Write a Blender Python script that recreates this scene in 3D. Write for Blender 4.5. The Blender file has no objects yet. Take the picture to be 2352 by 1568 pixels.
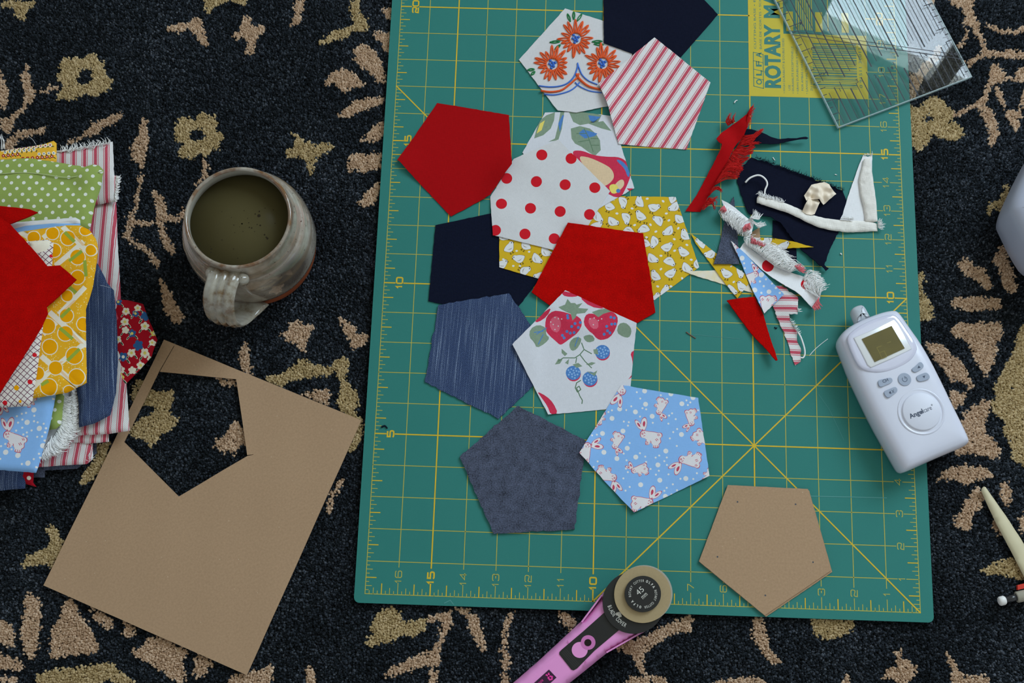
import bpy, bmesh, math, random
import numpy as np
from mathutils import Vector, Matrix
from mathutils.geometry import delaunay_2d_cdt

random.seed(7); rng = np.random.default_rng(7)
scene = bpy.context.scene
COL = scene.collection
INCH = 0.0254
PILE = 0.0100          # top of the rug pile
MATZ = 0.0130          # top face of the cutting mat

# ------------------------------------------------------------------ camera
CR = np.array([[0.99937088, -0.03116021, 0.01693754],
               [0.03441534, 0.96741158, -0.25085937],
               [-0.00856874, 0.25128446, 0.96787535]])
CC = np.array([-0.30601784, -0.05949923, 1.02805915 + MATZ])
FPX = 2976.23
cam = bpy.data.cameras.new('camera'); cam.sensor_width = 36.0; cam.sensor_fit = 'HORIZONTAL'
cam.lens = FPX / 2352 * 36; cam.clip_start = 0.02
camo = bpy.data.objects.new('camera', cam); COL.objects.link(camo)
M = Matrix.Identity(4)
for i in range(3):
    for j in range(3):
        M[i][j] = CR[i, j]
    M[i][3] = CC[i]
camo.matrix_world = M
scene.camera = camo

# ------------------------------------------------------------------ world, window light, exposure
world = bpy.data.worlds.new('world'); scene.world = world; world.use_nodes = True
bg = world.node_tree.nodes['Background']
bg.inputs[0].default_value = (0.82, 0.91, 1.0, 1); bg.inputs[1].default_value = 0.56
WN = Vector((0.449, 0.8935, 0)); WT = Vector((0.8935, -0.449, 0)); WD = 1.70   # wall: normal, along, distance
WIN = (-0.40, 0.80, 0.75, 2.27)                                               # window opening t0,t1,z0,z1
al = bpy.data.lights.new('window_daylight', 'AREA'); al.shape = 'RECTANGLE'
al.size = WIN[1] - WIN[0]; al.size_y = WIN[3] - WIN[2]
al.energy = 62; al.color = (0.70, 0.85, 1.0)
alo = bpy.data.objects.new('window_daylight', al); COL.objects.link(alo)
alo.location = WN * (WD + 0.09) + WT * ((WIN[0] + WIN[1]) / 2) + Vector((0, 0, (WIN[2] + WIN[3]) / 2))
alo.rotation_euler = (-WN).to_track_quat('-Z', 'Y').to_euler()
vs = scene.view_settings
vs.view_transform = 'Standard'; vs.look = 'None'; vs.exposure = 0.0; vs.gamma = 1.0; vs.use_curve_mapping = False

# ------------------------------------------------------------------ helpers: photo geometry
def P(px, py, z):
    """point at height z that the photograph shows at pixel (px, py)"""
    d = CR @ np.array([(px - 1176) / FPX, -(py - 784) / FPX, -1.0])
    t = (z - CC[2]) / d[2]
    return CC + t * d
def PW(pts, z):
    return [tuple(P(x, y, z)[:2]) for x, y in pts]
VIEWS = {'A': (0, 0, 2.6133), 'B': (0, 500, 2.6133), 'C': (0, 1000, 2.6133), 'D': (800, 900, 2.3475),
         'E': (1500, 900, 2.347), 'F': (1500, 0, 2.614), 'G': (1500, 400, 2.614), 'H': (850, 0, 2.614),
         'I': (850, 500, 2.614), 'S1': (0, 300, 3.92), 'S2': (0, 600, 3.92), 'S3': (0, 850, 3.92),
         'M': (1880, 680, 3.7325), 'K': (1180, 1280, 5.445), 'R': (1700, 0, 4.2), 'Z3': (1560, 230, 5.809),
         'Z4': (1680, 340, 5.226), 'Z5': (1560, 440, 5.228), 'Z6': (1560, 600, 6.031), 'Z7': (1180, 10, 6.032),
         'Z8': (1340, 440, 6.032), 'R1': (2200, 1080, 4.612), 'BU': (1330, 880, 5.058), 'N': (0, 0, 1.0)}
def V(v, pts):
    ox, oy, s = VIEWS[v]
    return [(ox + x / s, oy + y / s) for x, y in pts]
def VW(v, pts, z):
    return PW(V(v, pts), z)

# ------------------------------------------------------------------ helpers: materials
def S(r, g, b, k=1.0):
    f = lambda c: (c / 12.92 if c <= 0.04045 else ((c + 0.055) / 1.055) ** 2.4)
    return tuple(min(0.95, f(c / 255) * k) for c in (r, g, b))
def c4(c): return (c[0], c[1], c[2], 1)
class NT:
    def __init__(self, name):
        self.m = bpy.data.materials.new(name); self.m.use_nodes = True
        self.t = self.m.node_tree; self.b = self.t.nodes['Principled BSDF']
        self.out = self.t.nodes['Material Output']
    def n(self, typ, ins=None, **at):
        nd = self.t.nodes.new(typ)
        for k, v in at.items(): setattr(nd, k, v)
        for k, v in (ins or {}).items(): self.put(nd.inputs[k], v)
        return nd
    def put(self, sock, v):
        if isinstance(v, bpy.types.NodeSocket): self.t.links.new(v, sock)
        else: sock.default_value = v
    def s(self, k, v): self.put(self.b.inputs[k], v)
    def math(self, op, a, b=0.0, c=0.0):
        nd = self.t.nodes.new('ShaderNodeMath'); nd.operation = op
        for i, v in enumerate((a, b, c)): self.put(nd.inputs[i], v)
        return nd.outputs[0]
    def mix(self, f, a, b):
        nd = self.t.nodes.new('ShaderNodeMix'); nd.data_type = 'RGBA'
        self.put(nd.inputs[0], f)
        self.put(nd.inputs[6], c4(a) if isinstance(a, tuple) else a)
        self.put(nd.inputs[7], c4(b) if isinstance(b, tuple) else b)
        return nd.outputs[2]
    def uv(self, sx=1, sy=1, rot=0, obj=False):
        tc = self.n('ShaderNodeTexCoord')
        mp = self.n('ShaderNodeMapping', {'Vector': tc.outputs['Object' if obj else 'UV'], 'Scale': (sx, sy, sx if obj else 1), 'Rotation': (0, 0, rot)})
        return mp.outputs[0]
    def noise(self, vec, scale, detail=2.0, rough=0.5):
        return self.n('ShaderNodeTexNoise', {'Vector': vec, 'Scale': scale, 'Detail': detail, 'Roughness': rough}).outputs[0]
    def ramp(self, f, stops, interp='LINEAR'):
        r = self.n('ShaderNodeValToRGB', {'Fac': f}); cr = r.color_ramp; cr.interpolation = interp
        cr.elements[0].position = stops[0][0]; cr.elements[0].color = c4(stops[0][1])
        cr.elements[1].position = stops[-1][0]; cr.elements[1].color = c4(stops[-1][1])
        for p, c in stops[1:-1]:
            e = cr.elements.new(p); e.color = c4(c)
        return r.outputs[0]
    def bump(self, h, strength=0.3, dist=0.0003):
        self.s('Normal', self.n('ShaderNodeBump', {'Height': h, 'Strength': strength, 'Distance': dist}).outputs[0])

def sc(c, k): return tuple(min(1.0, x * k) for x in c)
G_WEAVE = {}
def weave(nt, kind):
    """fine cloth structure 0..1, in UV centimetres"""
    if kind == 'plain':
        a = nt.noise(nt.uv(26, 2.2), 1.0, 2); b = nt.noise(nt.uv(2.2, 26), 1.0, 2)
        return nt.math('MULTIPLY', nt.math('ADD', a, b), 0.5)
    if kind == 'twill':
        w = nt.n('ShaderNodeTexWave', {'Vector': nt.uv(), 'Scale': 4.0, 'Distortion': 0.6, 'Detail': 1.0}, bands_direction='DIAGONAL').outputs[1]
        a = nt.noise(nt.uv(20, 4), 1.0, 2)
        return nt.math('ADD', nt.math('MULTIPLY', w, 0.4), nt.math('MULTIPLY', a, 0.6))
    if kind == 'felt':
        a = nt.noise(nt.uv(), 9.0, 4, 0.75); b = nt.noise(nt.uv(), 1.3, 3); s = nt.math('ADD', nt.math('MULTIPLY', a, 0.75), nt.math('MULTIPLY', b, 0.25))
        return nt.n('ShaderNodeMapRange', {'Value': s, 'From Min': .3, 'From Max': .7, 'To Min': .2, 'To Max': .8}).outputs[0]
    return nt.noise(nt.uv(), 8.0, 3)
def fabric(name, col, kind='plain', amp=0.3, rough=0.9, sheen=0.0, colsock=None, bump=0.35, dist=0.0003):
    nt = NT(name); w = weave(nt, kind)
    if colsock is not None: base = colsock(nt)
    else: base = c4(col)
    k = nt.n('ShaderNodeMapRange', {'Value': w, 'From Min': 0.25, 'From Max': 0.75, 'To Min': 1 - amp, 'To Max': 1 + amp}).outputs[0]
    vm = nt.n('ShaderNodeVectorMath', {0: base if not isinstance(base, tuple) else base[:3]}, operation='SCALE'); nt.put(vm.inputs['Scale'], k)
    nt.s('Base Color', vm.outputs[0]); nt.s('Roughness', rough); nt.s('Specular IOR Level', 0.07)
    if sheen: nt.s('Sheen Weight', sheen); nt.s('Sheen Roughness', 0.6)
    nt.bump(w, bump, dist)
    return nt.m
def plain(name, col, rough=0.5, spec=0.5, metal=0.0, noise=0.0, nscale=400, coat=0.0, bump=0.0):
    nt = NT(name)
    if noise:
        nz = nt.noise(nt.uv(obj=True), nscale, 3)
        nt.s('Base Color', nt.mix(nz, sc(col, 1 - noise), sc(col, 1 + noise)))
        if bump: nt.bump(nz, bump, 0.0002)
    else: nt.s('Base Color', c4(col))
    nt.s('Roughness', rough); nt.s('Specular IOR Level', spec); nt.s('Metallic', metal)
    if coat: nt.s('Coat Weight', coat); nt.s('Coat Roughness', 0.05)
    return nt.m

# ------------------------------------------------------------------ helpers: objects
def put(o, label=None, cat=None, group=None, kind=None):
    if label: o['label'] = label
    if cat: o['category'] = cat
    if group: o['group'] = group
    if kind: o['kind'] = kind
    return o
def thing(name, loc, label, cat, group=None):
    o = bpy.data.objects.new(name, None); COL.objects.link(o); o.location = loc
    o.empty_display_size = 0.01
    return put(o, label, cat, group)
def obj(name, me, mats=None, parent=None, centre=True, smooth=False):
    """link a mesh whose coordinates are world metres; origin goes to the mesh's base"""
    if mats is not None:
        for m in (mats if isinstance(mats, (list, tuple)) else [mats]): me.materials.append(m)
    n = len(me.vertices); loc = Vector((0, 0, 0))
    if centre and n:
        co = np.empty(n * 3, 'f'); me.vertices.foreach_get('co', co); co = co.reshape(-1, 3)
        c = np.array([(co[:, 0].min() + co[:, 0].max()) / 2, (co[:, 1].min() + co[:, 1].max()) / 2, co[:, 2].min()], 'f')
        me.vertices.foreach_set('co', (co - c).ravel()); loc = Vector([float(v) for v in c])
    if smooth: me.polygons.foreach_set('use_smooth', np.ones(len(me.polygons), bool))
    me.update()
    o = bpy.data.objects.new(name, me); COL.objects.link(o); o.location = loc
    if parent is not None: attach(o, parent)
    return o
def wloc(o):
    v = Vector(o.location)
    if o.parent is not None: v = wloc(o.parent) + o.matrix_parent_inverse.to_translation() + v
    return v
def attach(o, parent):
    pl = wloc(parent)
    o.parent = parent; o.matrix_parent_inverse = Matrix.Translation(-pl)
def pymesh(name, v, f, idx=None):
    me = bpy.data.meshes.new(name); me.from_pydata([tuple(map(float, p)) for p in v], [], f)
    if idx is not None: me.polygons.foreach_set('material_index', np.asarray(idx, 'i'))
    return me
def pip(poly, X, Y):
    poly = np.asarray(poly, float); x = poly[:, 0]; y = poly[:, 1]
    ins = np.zeros(np.shape(X), bool); j = len(poly) - 1
    for i in range(len(poly)):
        c = (y[i] > Y) != (y[j] > Y)
        if c.any():
            ins ^= c & (X < (x[j] - x[i]) * (Y - y[i]) / (y[j] - y[i]) + x[i])
        j = i
    return ins
def resample(poly, step, jit=0.0, closed=True):
    out = []; n = len(poly)
    for i in range(n if closed else n - 1):
        a = np.array(poly[i], float); b = np.array(poly[(i + 1) % n], float)
        k = max(1, int(np.linalg.norm(b - a) / step))
        for q in range(k):
            p = a + (b - a) * q / k
            if jit and q: p = p + rng.normal(0, jit, len(p))
            out.append(tuple(p))
    if not closed: out.append(tuple(poly[-1]))
    return out
def circ(cx, cy, r, n=14, ry=None, rot=0):
    ry = ry or r; c, s = math.cos(rot), math.sin(rot); o = []
    for i in range(n):
        a = 2 * math.pi * i / n; x, y = r * math.cos(a), ry * math.sin(a)
        o.append((cx + x * c - y * s, cy + x * s + y * c))
    return o
def smooth_loop(pts, it=2):
    for _ in range(it):
        q = []
        for i in range(len(pts)):
            a, b = np.array(pts[i]), np.array(pts[(i + 1) % len(pts)])
            q += [tuple(a * .75 + b * .25), tuple(a * .25 + b * .75)]
        pts = q
    return pts
def ribbon(pts, w):
    """a thin stroke as a list of quads"""
    out = []
    for a, b in zip(pts[:-1], pts[1:]):
        d = np.array(b, float) - np.array(a, float); L = np.hypot(*d)
        if L < 1e-9: continue
        n = np.array([-d[1], d[0]]) / L * w / 2; e = d / L * w * 0.25
        a2 = np.array(a) - e; b2 = np.array(b) + e
        out.append([tuple(a2 + n), tuple(b2 + n), tuple(b2 - n), tuple(a2 - n)])
    return out

def strip(pts, w):
    """a mitred stroke: quads that share their corners"""
    p = [np.array(pts[0], float)]
    for q in pts[1:]:
        if np.hypot(*(np.array(q) - p[-1])) > w * .12: p.append(np.array(q, float))
    n = len(p); L, R_ = [], []
    for i in range(n):
        a = p[i] - p[i - 1] if i else p[1] - p[0]; b = p[i + 1] - p[i] if i < n - 1 else p[-1] - p[-2]
        a = a / np.hypot(*a); b = b / np.hypot(*b); m = a + b; l = np.hypot(*m)
        m = np.array([-m[1], m[0]]) / l if l > .3 else np.array([-a[1], a[0]])
        k = w / 2 / max(.5, abs(m @ np.array([-a[1], a[0]])))
        L.append(tuple(p[i] + m * k)); R_.append(tuple(p[i] - m * k))
    return [[L[i], L[i + 1], R_[i + 1], R_[i]] for i in range(n - 1)]

# height field of everything lying on the mat, so cloth drapes over cloth
HX0, HY0, HR = -0.52, -0.06, 0.001
HF = np.full((700, 620), MATZ)
def boxblur(a, r):
    k = 2 * r + 1
    p = np.pad(a, ((r + 1, r), (0, 0)), 'edge').cumsum(0); a = (p[k:] - p[:-k]) / k
    p = np.pad(a, ((0, 0), (r + 1, r)), 'edge').cumsum(1); return (p[:, k:] - p[:, :-k]) / k
def maxf(a, r):
    o = a.copy()
    for d in range(-r, r + 1): o = np.maximum(o, np.roll(a, d, 0))
    b = o.copy()
    for d in range(-r, r + 1): b = np.maximum(b, np.roll(o, d, 1))
    return b
def hsample(A, X, Y):
    fx = np.clip((X - HX0) / HR, 0, A.shape[1] - 2.001); fy = np.clip((Y - HY0) / HR, 0, A.shape[0] - 2.001)
    i, j = fx.astype(int), fy.astype(int); u, v = fx - i, fy - j
    return (A[j, i] * (1 - u) + A[j, i + 1] * u) * (1 - v) + (A[j + 1, i] * (1 - u) + A[j + 1, i + 1] * u) * v
def distpoly(poly, X, Y):
    d = np.full(np.shape(X), 1e9); n = len(poly)
    for i in range(n):
        ax, ay = poly[i]; bx, by = poly[(i + 1) % n]; dx, dy = bx - ax, by - ay
        L = dx * dx + dy * dy
        if L < 1e-14: continue
        t = np.clip(((X - ax) * dx + (Y - ay) * dy) / L, 0, 1)
        d = np.minimum(d, np.hypot(X - ax - t * dx, Y - ay - t * dy))
    return d

def sheet(name, outline, mats, thick=0.0006, z=None, prints=(), space=0.004, lift=(), uvrot=0.0, parent=None,
          jit=0.0001, puff=0.0, wav=0.0, zlift=0.0, hole=None, seed=0, gap=0.00015, bstep=0.003, uvo=(0, 0)):
    """a sheet of cloth or paper: real thickness, draped (z=None) or at a height; prints are areas of
    the sheet with their own dye.  outline and prints are world xy."""
    rg = np.random.default_rng(seed + 11)
    jit = max(jit, .00005); bd = resample(outline, bstep, jit); hl = resample(hole, bstep) if hole else []
    oa = np.asarray(bd); x0, y0 = oa.min(0); x1, y1 = oa.max(0)
    gx, gy = np.meshgrid(np.arange(x0, x1, space), np.arange(y0, y1, space * 0.87))
    gx = gx + (np.arange(gx.shape[0]) % 2)[:, None] * space / 2
    gx = (gx + rg.normal(0, space * .06, gx.shape)).ravel(); gy = (gy + rg.normal(0, space * .06, gy.shape)).ravel()
    k = pip(bd, gx, gy) & (distpoly(bd, gx, gy) > space * 0.45)
    if hl: k &= ~pip(hl, gx, gy) & (distpoly(hl, gx, gy) > space * 0.45)
    gx, gy = gx[k], gy[k]
    vs_, es = [], []
    def loop(pts):
        b = len(vs_); n = len(pts)
        vs_.extend(Vector((p[0] * 100, p[1] * 100)) for p in pts)
        es.extend((b + i, b + (i + 1) % n) for i in range(n))
    loop(bd)
    if hl: loop(hl)
    for poly, _ in prints:
        if len(poly) > 2: loop(poly)
    vs_.extend(Vector((x * 100, y * 100)) for x, y in zip(gx, gy))
    rv, re_, rf = delaunay_2d_cdt(vs_, es, [], 0, 1e-5)[:3]
    v2 = np.array([(p[0], p[1]) for p in rv]) / 100
    tri = np.array([f for f in rf if len(f) == 3])
    cen = v2[tri].mean(1)
    k = pip(bd, cen[:, 0], cen[:, 1])
    if hl: k &= ~pip(hl, cen[:, 0], cen[:, 1])
    q_ = v2[tri]; k &= np.abs((q_[:, 1, 0] - q_[:, 0, 0]) * (q_[:, 2, 1] - q_[:, 0, 1]) - (q_[:, 1, 1] - q_[:, 0, 1]) * (q_[:, 2, 0] - q_[:, 0, 0])) > 1e-12
    tri, cen = tri[k], cen[k]
    a = v2[tri]; ar = (a[:, 1, 0] - a[:, 0, 0]) * (a[:, 2, 1] - a[:, 0, 1]) - (a[:, 1, 1] - a[:, 0, 1]) * (a[:, 2, 0] - a[:, 0, 0])
    tri[ar < 0] = tri[ar < 0][:, ::-1]
    idx = np.zeros(len(tri), int)
    for poly, mi in prints:
        if len(poly) < 3: continue
        pa = np.asarray(poly); lo, hi = pa.min(0), pa.max(0)
        q = np.where((cen[:, 0] >= lo[0]) & (cen[:, 0] <= hi[0]) & (cen[:, 1] >= lo[1]) & (cen[:, 1] <= hi[1]))[0]
        if len(q): idx[q[pip(poly, cen[q, 0], cen[q, 1])]] = mi
    used, inv = np.unique(tri, return_inverse=True); tri = inv.reshape(-1, 3); v2 = v2[used]
    X, Y = v2[:, 0], v2[:, 1]; n = len(X)
    if z is None:
        m1 = maxf(HF, 3); base = np.maximum(boxblur(boxblur(maxf(HF, 5), 4), 3), maxf(HF, 2)) + gap
        zb = hsample(base, X, Y)
    else:
        base = None
        zb = z(X, Y) if callable(z) else np.full(n, float(z))
    extra = np.full(n, zlift)
    for lx, ly, lh, lr in lift: extra = extra + lh * np.exp(-((X - lx) ** 2 + (Y - ly) ** 2) / (lr * lr))
    if wav:
        ph = rg.uniform(0, 6, 4); kk = rg.uniform(60, 150, 4)
        extra = extra + wav * (0.5 + 0.25 * np.sin(kk[0] * X + ph[0]) + 0.25 * np.sin(kk[1] * Y + ph[1] + kk[2] * .3 * X))
    zb = zb + extra
    if puff:
        d = distpoly(bd, X, Y); q = np.clip(1 - d / puff, 0, 1)
        h = np.sqrt(np.clip(1 - q * q, 0, 1))
        zt = zb + thick * (0.5 + 0.5 * h); zl = zb + thick * (0.5 - 0.5 * h)
    else: zt = zb + thick; zl = zb
    if base is not None:
        gX, gY = np.meshgrid(HX0 + np.arange(HF.shape[1]) * HR, HY0 + np.arange(HF.shape[0]) * HR)
        q = (gX >= x0) & (gX <= x1) & (gY >= y0) & (gY <= y1); w = np.where(q)
        ins = pip(bd, gX[w], gY[w])
        w = (w[0][ins], w[1][ins]); e = np.full(len(w[0]), zlift)
        for lx, ly, lh, lr in lift: e = e + lh * np.exp(-((gX[w] - lx) ** 2 + (gY[w] - ly) ** 2) / (lr * lr))
        HF[w] = base[w] + e + thick + (wav if wav else 0)
    # boundary edges
    ed = {}
    for t in tri:
        for i in range(3): ed[(t[i], t[(i + 1) % 3])] = 1
    be = [(a_, b_) for (a_, b_) in ed if (b_, a_) not in ed]
    co = np.concatenate([np.stack([X, Y, zt], 1), np.stack([X, Y, zl], 1)])
    faces = [tuple(t) for t in tri] + [tuple(int(q) + n for q in t[::-1]) for t in tri]
    fi = list(idx) + list(idx)
    sv = []; nb = 2 * n
    em = {}
    for ti, t in enumerate(tri):
        for i in range(3): em[(t[i], t[(i + 1) % 3])] = idx[ti]
    if puff:
        for a_, b_ in be:
            faces.append((a_, a_ + n, b_ + n, b_)); fi.append(em[(a_, b_)])
        co_all = co
    else:
        for a_, b_ in be:
            q = nb + len(sv); sv += [co[a_], co[b_], co[b_ + n], co[a_ + n]]
            faces.append((q, q + 3, q + 2, q + 1)); fi.append(em[(a_, b_)])
        co_all = np.concatenate([co, np.array(sv).reshape(-1, 3)])
    me = bpy.data.meshes.new(name)
    me.from_pydata(co_all.tolist(), [], [tuple(int(i) for i in f) for f in faces])
    me.polygons.foreach_set('material_index', np.array(fi, 'i'))
    sm = np.zeros(len(faces), bool); sm[:2 * len(tri)] = True
    if puff: sm[:] = True
    me.polygons.foreach_set('use_smooth', sm)
    uvl = me.uv_layers.new(name='UVMap')
    li = np.empty(len(me.loops), 'i'); me.loops.foreach_get('vertex_index', li)
    c, s = math.cos(uvrot), math.sin(uvrot); px_, py_ = co_all[li, 0], co_all[li, 1]
    uv = np.stack([(px_ * c + py_ * s) * 100 + uvo[0], (-px_ * s + py_ * c) * 100 + uvo[1]], 1)
    uvl.data.foreach_set('uv', uv.astype('f').ravel())
    o = obj(name, me, mats, parent)
    def ztop(x, y):
        i = np.argmin((X - x) ** 2 + (Y - y) ** 2); return float(zt[i])
    return o, ztop

def tubes(name, lines, r, mat, parent=None, sides=4, taper=0.6):
    """thin threads: every line is a list of xyz points"""
    vv, ff = [], []
    for ln in lines:
        ln = np.asarray(ln, float); m = len(ln); rr = r * (rng.uniform(.8, 1.2)); b = len(vv)
        t = np.gradient(ln, axis=0); t /= np.linalg.norm(t, axis=1)[:, None] + 1e-12
        ref = np.array([0, 0, 1.0]) if abs(t[:, 2]).mean() < .8 else np.array([1.0, 0, 0])
        s1 = np.cross(t, ref); s1 /= np.linalg.norm(s1, axis=1)[:, None] + 1e-12; s2 = np.cross(t, s1)
        for i in range(m):
            q = rr * (1 - (1 - taper) * i / (m - 1))
            for k in range(sides):
                a = 2 * math.pi * k / sides; vv.append(ln[i] + q * (math.cos(a) * s1[i] + math.sin(a) * s2[i]))
        for i in range(m - 1):
            for k in range(sides):
                k2 = (k + 1) % sides; ff.append((b + i * sides + k, b + (i + 1) * sides + k, b + (i + 1) * sides + k2, b + i * sides + k2))
        ff.append(tuple(b + k for k in range(sides))); ff.append(tuple(b + (m - 1) * sides + k for k in reversed(range(sides))))
    return obj(name, pymesh(name, vv, ff), mat, parent, smooth=True)
def spline(pts, n=12):
    p = np.asarray(pts, float)
    if len(p) == 2: return p[0] + (p[1] - p[0]) * np.linspace(0, 1, n)[:, None]
    p = np.vstack([2 * p[0] - p[1], p, 2 * p[-1] - p[-2]]); out = []
    seg = len(p) - 3
    for t in np.linspace(0, seg - 1e-6, n):
        i = int(t); u = t - i; a, b, c, d = p[i:i + 4]
        out.append(.5 * ((2 * b) + (c - a) * u + (2 * a - 5 * b + 4 * c - d) * u * u + (3 * b - a - 3 * c + d) * u ** 3))
    return np.array(out)
def lathe(name, prof, cx, cy, mat, parent=None, seg=64, smooth=True, cap0=False, cap1=False):
    v, f = [], []
    for r, z in prof:
        for k in range(seg):
            a = 2 * math.pi * k / seg; v.append((cx + r * math.cos(a), cy + r * math.sin(a), z))
    for i in range(len(prof) - 1):
        for k in range(seg):
            k2 = (k + 1) % seg; f.append((i * seg + k, i * seg + k2, (i + 1) * seg + k2, (i + 1) * seg + k))
    if cap0: f.append(tuple(reversed(range(seg))))
    if cap1: f.append(tuple((len(prof) - 1) * seg + k for k in range(seg)))
    return obj(name, pymesh(name, v, f), mat, parent, smooth=smooth)
def prism(name, poly, z0, z1, mat, parent=None, bev=0.0):
    """solid with a flat outline; bev rounds the top edge"""
    bm = bmesh.new(); a = np.asarray(poly)
    if ((a[:, 0] * np.roll(a[:, 1], -1)) - (np.roll(a[:, 0], -1) * a[:, 1])).sum() < 0: poly = list(poly)[::-1]
    vb = [bm.verts.new((x, y, z0)) for x, y in poly]; vt = [bm.verts.new((x, y, z1)) for x, y in poly]
    n = len(poly); bm.faces.new(vb[::-1]); top = bm.faces.new(vt)
    for i in range(n): bm.faces.new((vb[i], vb[(i + 1) % n], vt[(i + 1) % n], vt[i]))
    if bev:
        bmesh.ops.bevel(bm, geom=list(top.edges), offset=bev, segments=3, affect='EDGES', profile=0.5, clamp_overlap=True)
    me = bpy.data.meshes.new(name); bm.to_mesh(me); bm.free()
    o = obj(name, me, mat, parent)
    return o
_tc = {}
def text_verts(s, fat=0.0):
    k = (s, fat)
    if k not in _tc:
        cu = bpy.data.curves.new('lettering', 'FONT'); cu.body = s; cu.size = 1.0; cu.offset = fat; cu.resolution_u = 3
        to = bpy.data.objects.new('lettering', cu); me = bpy.data.meshes.new_from_object(to)
        v = np.array([q.co[:] for q in me.vertices]).reshape(-1, 3); f = [tuple(p.vertices) for p in me.polygons]
        bpy.data.objects.remove(to); bpy.data.curves.remove(cu); bpy.data.meshes.remove(me); _tc[k] = (v, f)
    return _tc[k]
def text(name, s, origin, dirx, cap, z, mat, parent, fat=0.0, width=None, diry=None, kind=None):
    """flat lettering lying in a plane of height z; cap = capital height, width = total length wanted"""
    v, f = text_verts(s, fat); v = v.copy()
    if not len(v): return None
    k = cap / 0.70; w0 = v[:, 0].max() - v[:, 0].min(); v[:, 0] -= v[:, 0].min()
    kx = width / w0 if width else k
    dx = np.array(dirx, float); dx /= np.linalg.norm(dx); dy = np.array(diry, float) if diry is not None else np.array([-dx[1], dx[0]])
    xy = np.array(origin[:2]) + v[:, :1] * kx * dx + v[:, 1:2] * k * dy
    co = np.concatenate([xy, np.full((len(xy), 1), z)], 1)
    o = obj(name, pymesh(name, co, f), mat, parent)
    return o
def arc_text(name, s, c, r, a0, a1, cap, z, mat, parent, fat=0.0, inside=False, xs=1.0):
    """letters set round a circle from angle a0 to a1 (clockwise when a1<a0)"""
    vv, ff = [], []; n = len(s)
    for i, ch in enumerate(s):
        if ch == ' ': continue
        v, f = text_verts(ch, fat); k = cap / 0.7; v = v.copy(); v[:, 0] -= (v[:, 0].max() + v[:, 0].min()) / 2
        a = a0 + (a1 - a0) * (i + .5) / n
        rad = np.array([math.cos(a), math.sin(a)]); tan = np.array([rad[1], -rad[0]])
        if inside: rad, tan = -rad, -tan
        p = np.array(c) + (rad * r if not inside else -rad * r) + v[:, :1] * k * xs * tan + v[:, 1:2] * k * rad
        b = len(vv); vv += [(x, y, z) for x, y in p]; ff += [tuple(b + q for q in t) for t in f]
    return obj(name, pymesh(name, vv, ff), mat, parent)
def decal(name, polys, z, mat, parent, steps=False):
    vv, ff = [], []; z0 = z
    for i, p in enumerate(polys):
        if steps: z = z0 + (i % 4) * 0.00001
        a = np.asarray(p)
        if ((a[:, 0] * np.roll(a[:, 1], -1)) - (np.roll(a[:, 0], -1) * a[:, 1])).sum() < 0: p = list(p)[::-1]
        b = len(vv); vv += [(x, y, z) for x, y in p]; ff.append(tuple(range(b, b + len(p))))
    return obj(name, pymesh(name, vv, ff), mat, parent)
# ------------------------------------------------------------------ the room
m_wood = NT('floor_boards'); _w = m_wood.noise(m_wood.uv(3, 40, obj=True), 1.0, 4)
m_wood.s('Base Color', m_wood.mix(_w, S(96, 66, 40), S(140, 104, 68))); m_wood.s('Roughness', 0.45); m_wood = m_wood.m
m_wall = plain('wall_paint', S(214, 208, 190), 0.9, 0.2, noise=0.03, nscale=60)
m_ceil = plain('ceiling_paint', S(226, 220, 198), 0.95, 0.1, noise=0.02, nscale=40)
m_frame = plain('window_frame_paint', S(232, 228, 214), 0.4, 0.4)
def boxmesh(name, cen, ax, ay, az, hx, hy, hz):
    v = [tuple(np.array(cen) + sx * hx * np.array(ax) + sy * hy * np.array(ay) + sz * hz * np.array(az))
         for sx in (-1, 1) for sy in (-1, 1) for sz in (-1, 1)]
    f = [(0, 1, 3, 2), (4, 6, 7, 5), (0, 4, 5, 1), (2, 3, 7, 6), (0, 2, 6, 4), (1, 5, 7, 3)]
    me = pymesh(name, v, f); bm = bmesh.new(); bm.from_mesh(me); bmesh.ops.recalc_face_normals(bm, faces=bm.faces); bm.to_mesh(me); bm.free()
    return me
ZA = (0, 0, 1)
def wallpiece(name, t0, t1, z0, z1, mat, parent=None, d0=WD, d1=WD + 0.12):
    c = WN * ((d0 + d1) / 2) + WT * ((t0 + t1) / 2) + Vector((0, 0, (z0 + z1) / 2))
    return obj(name, boxmesh(name, c, WT, WN, ZA, (t1 - t0) / 2, (d1 - d0) / 2, (z1 - z0) / 2), mat, parent)
o = obj('floor', boxmesh('floor', (0, 0, -0.02), (1, 0, 0), (0, 1, 0), ZA, 2.6, 2.6, 0.02), m_wood); put(o, 'wooden board floor under the rug', kind='structure')
o = obj('ceiling', boxmesh('ceiling', (0, 0, 2.52), (1, 0, 0), (0, 1, 0), ZA, 2.6, 2.6, 0.02), m_ceil); put(o, 'cream ceiling', kind='structure')
w = put(thing('wall_back', WN * WD, 'cream wall around the window', None), kind='structure')
for a in ((-2.2, WIN[0], 0, 2.5), (WIN[1], 2.2, 0, 2.5), (WIN[0], WIN[1], 0, WIN[2]), (WIN[0], WIN[1], WIN[3], 2.5)):
    wallpiece('wall_panel', *a, m_wall, w)
w = put(thing('window_1', WN * WD + Vector((0, 0, WIN[2])), 'white framed daylight window', None), kind='structure')
fw = 0.04
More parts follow.
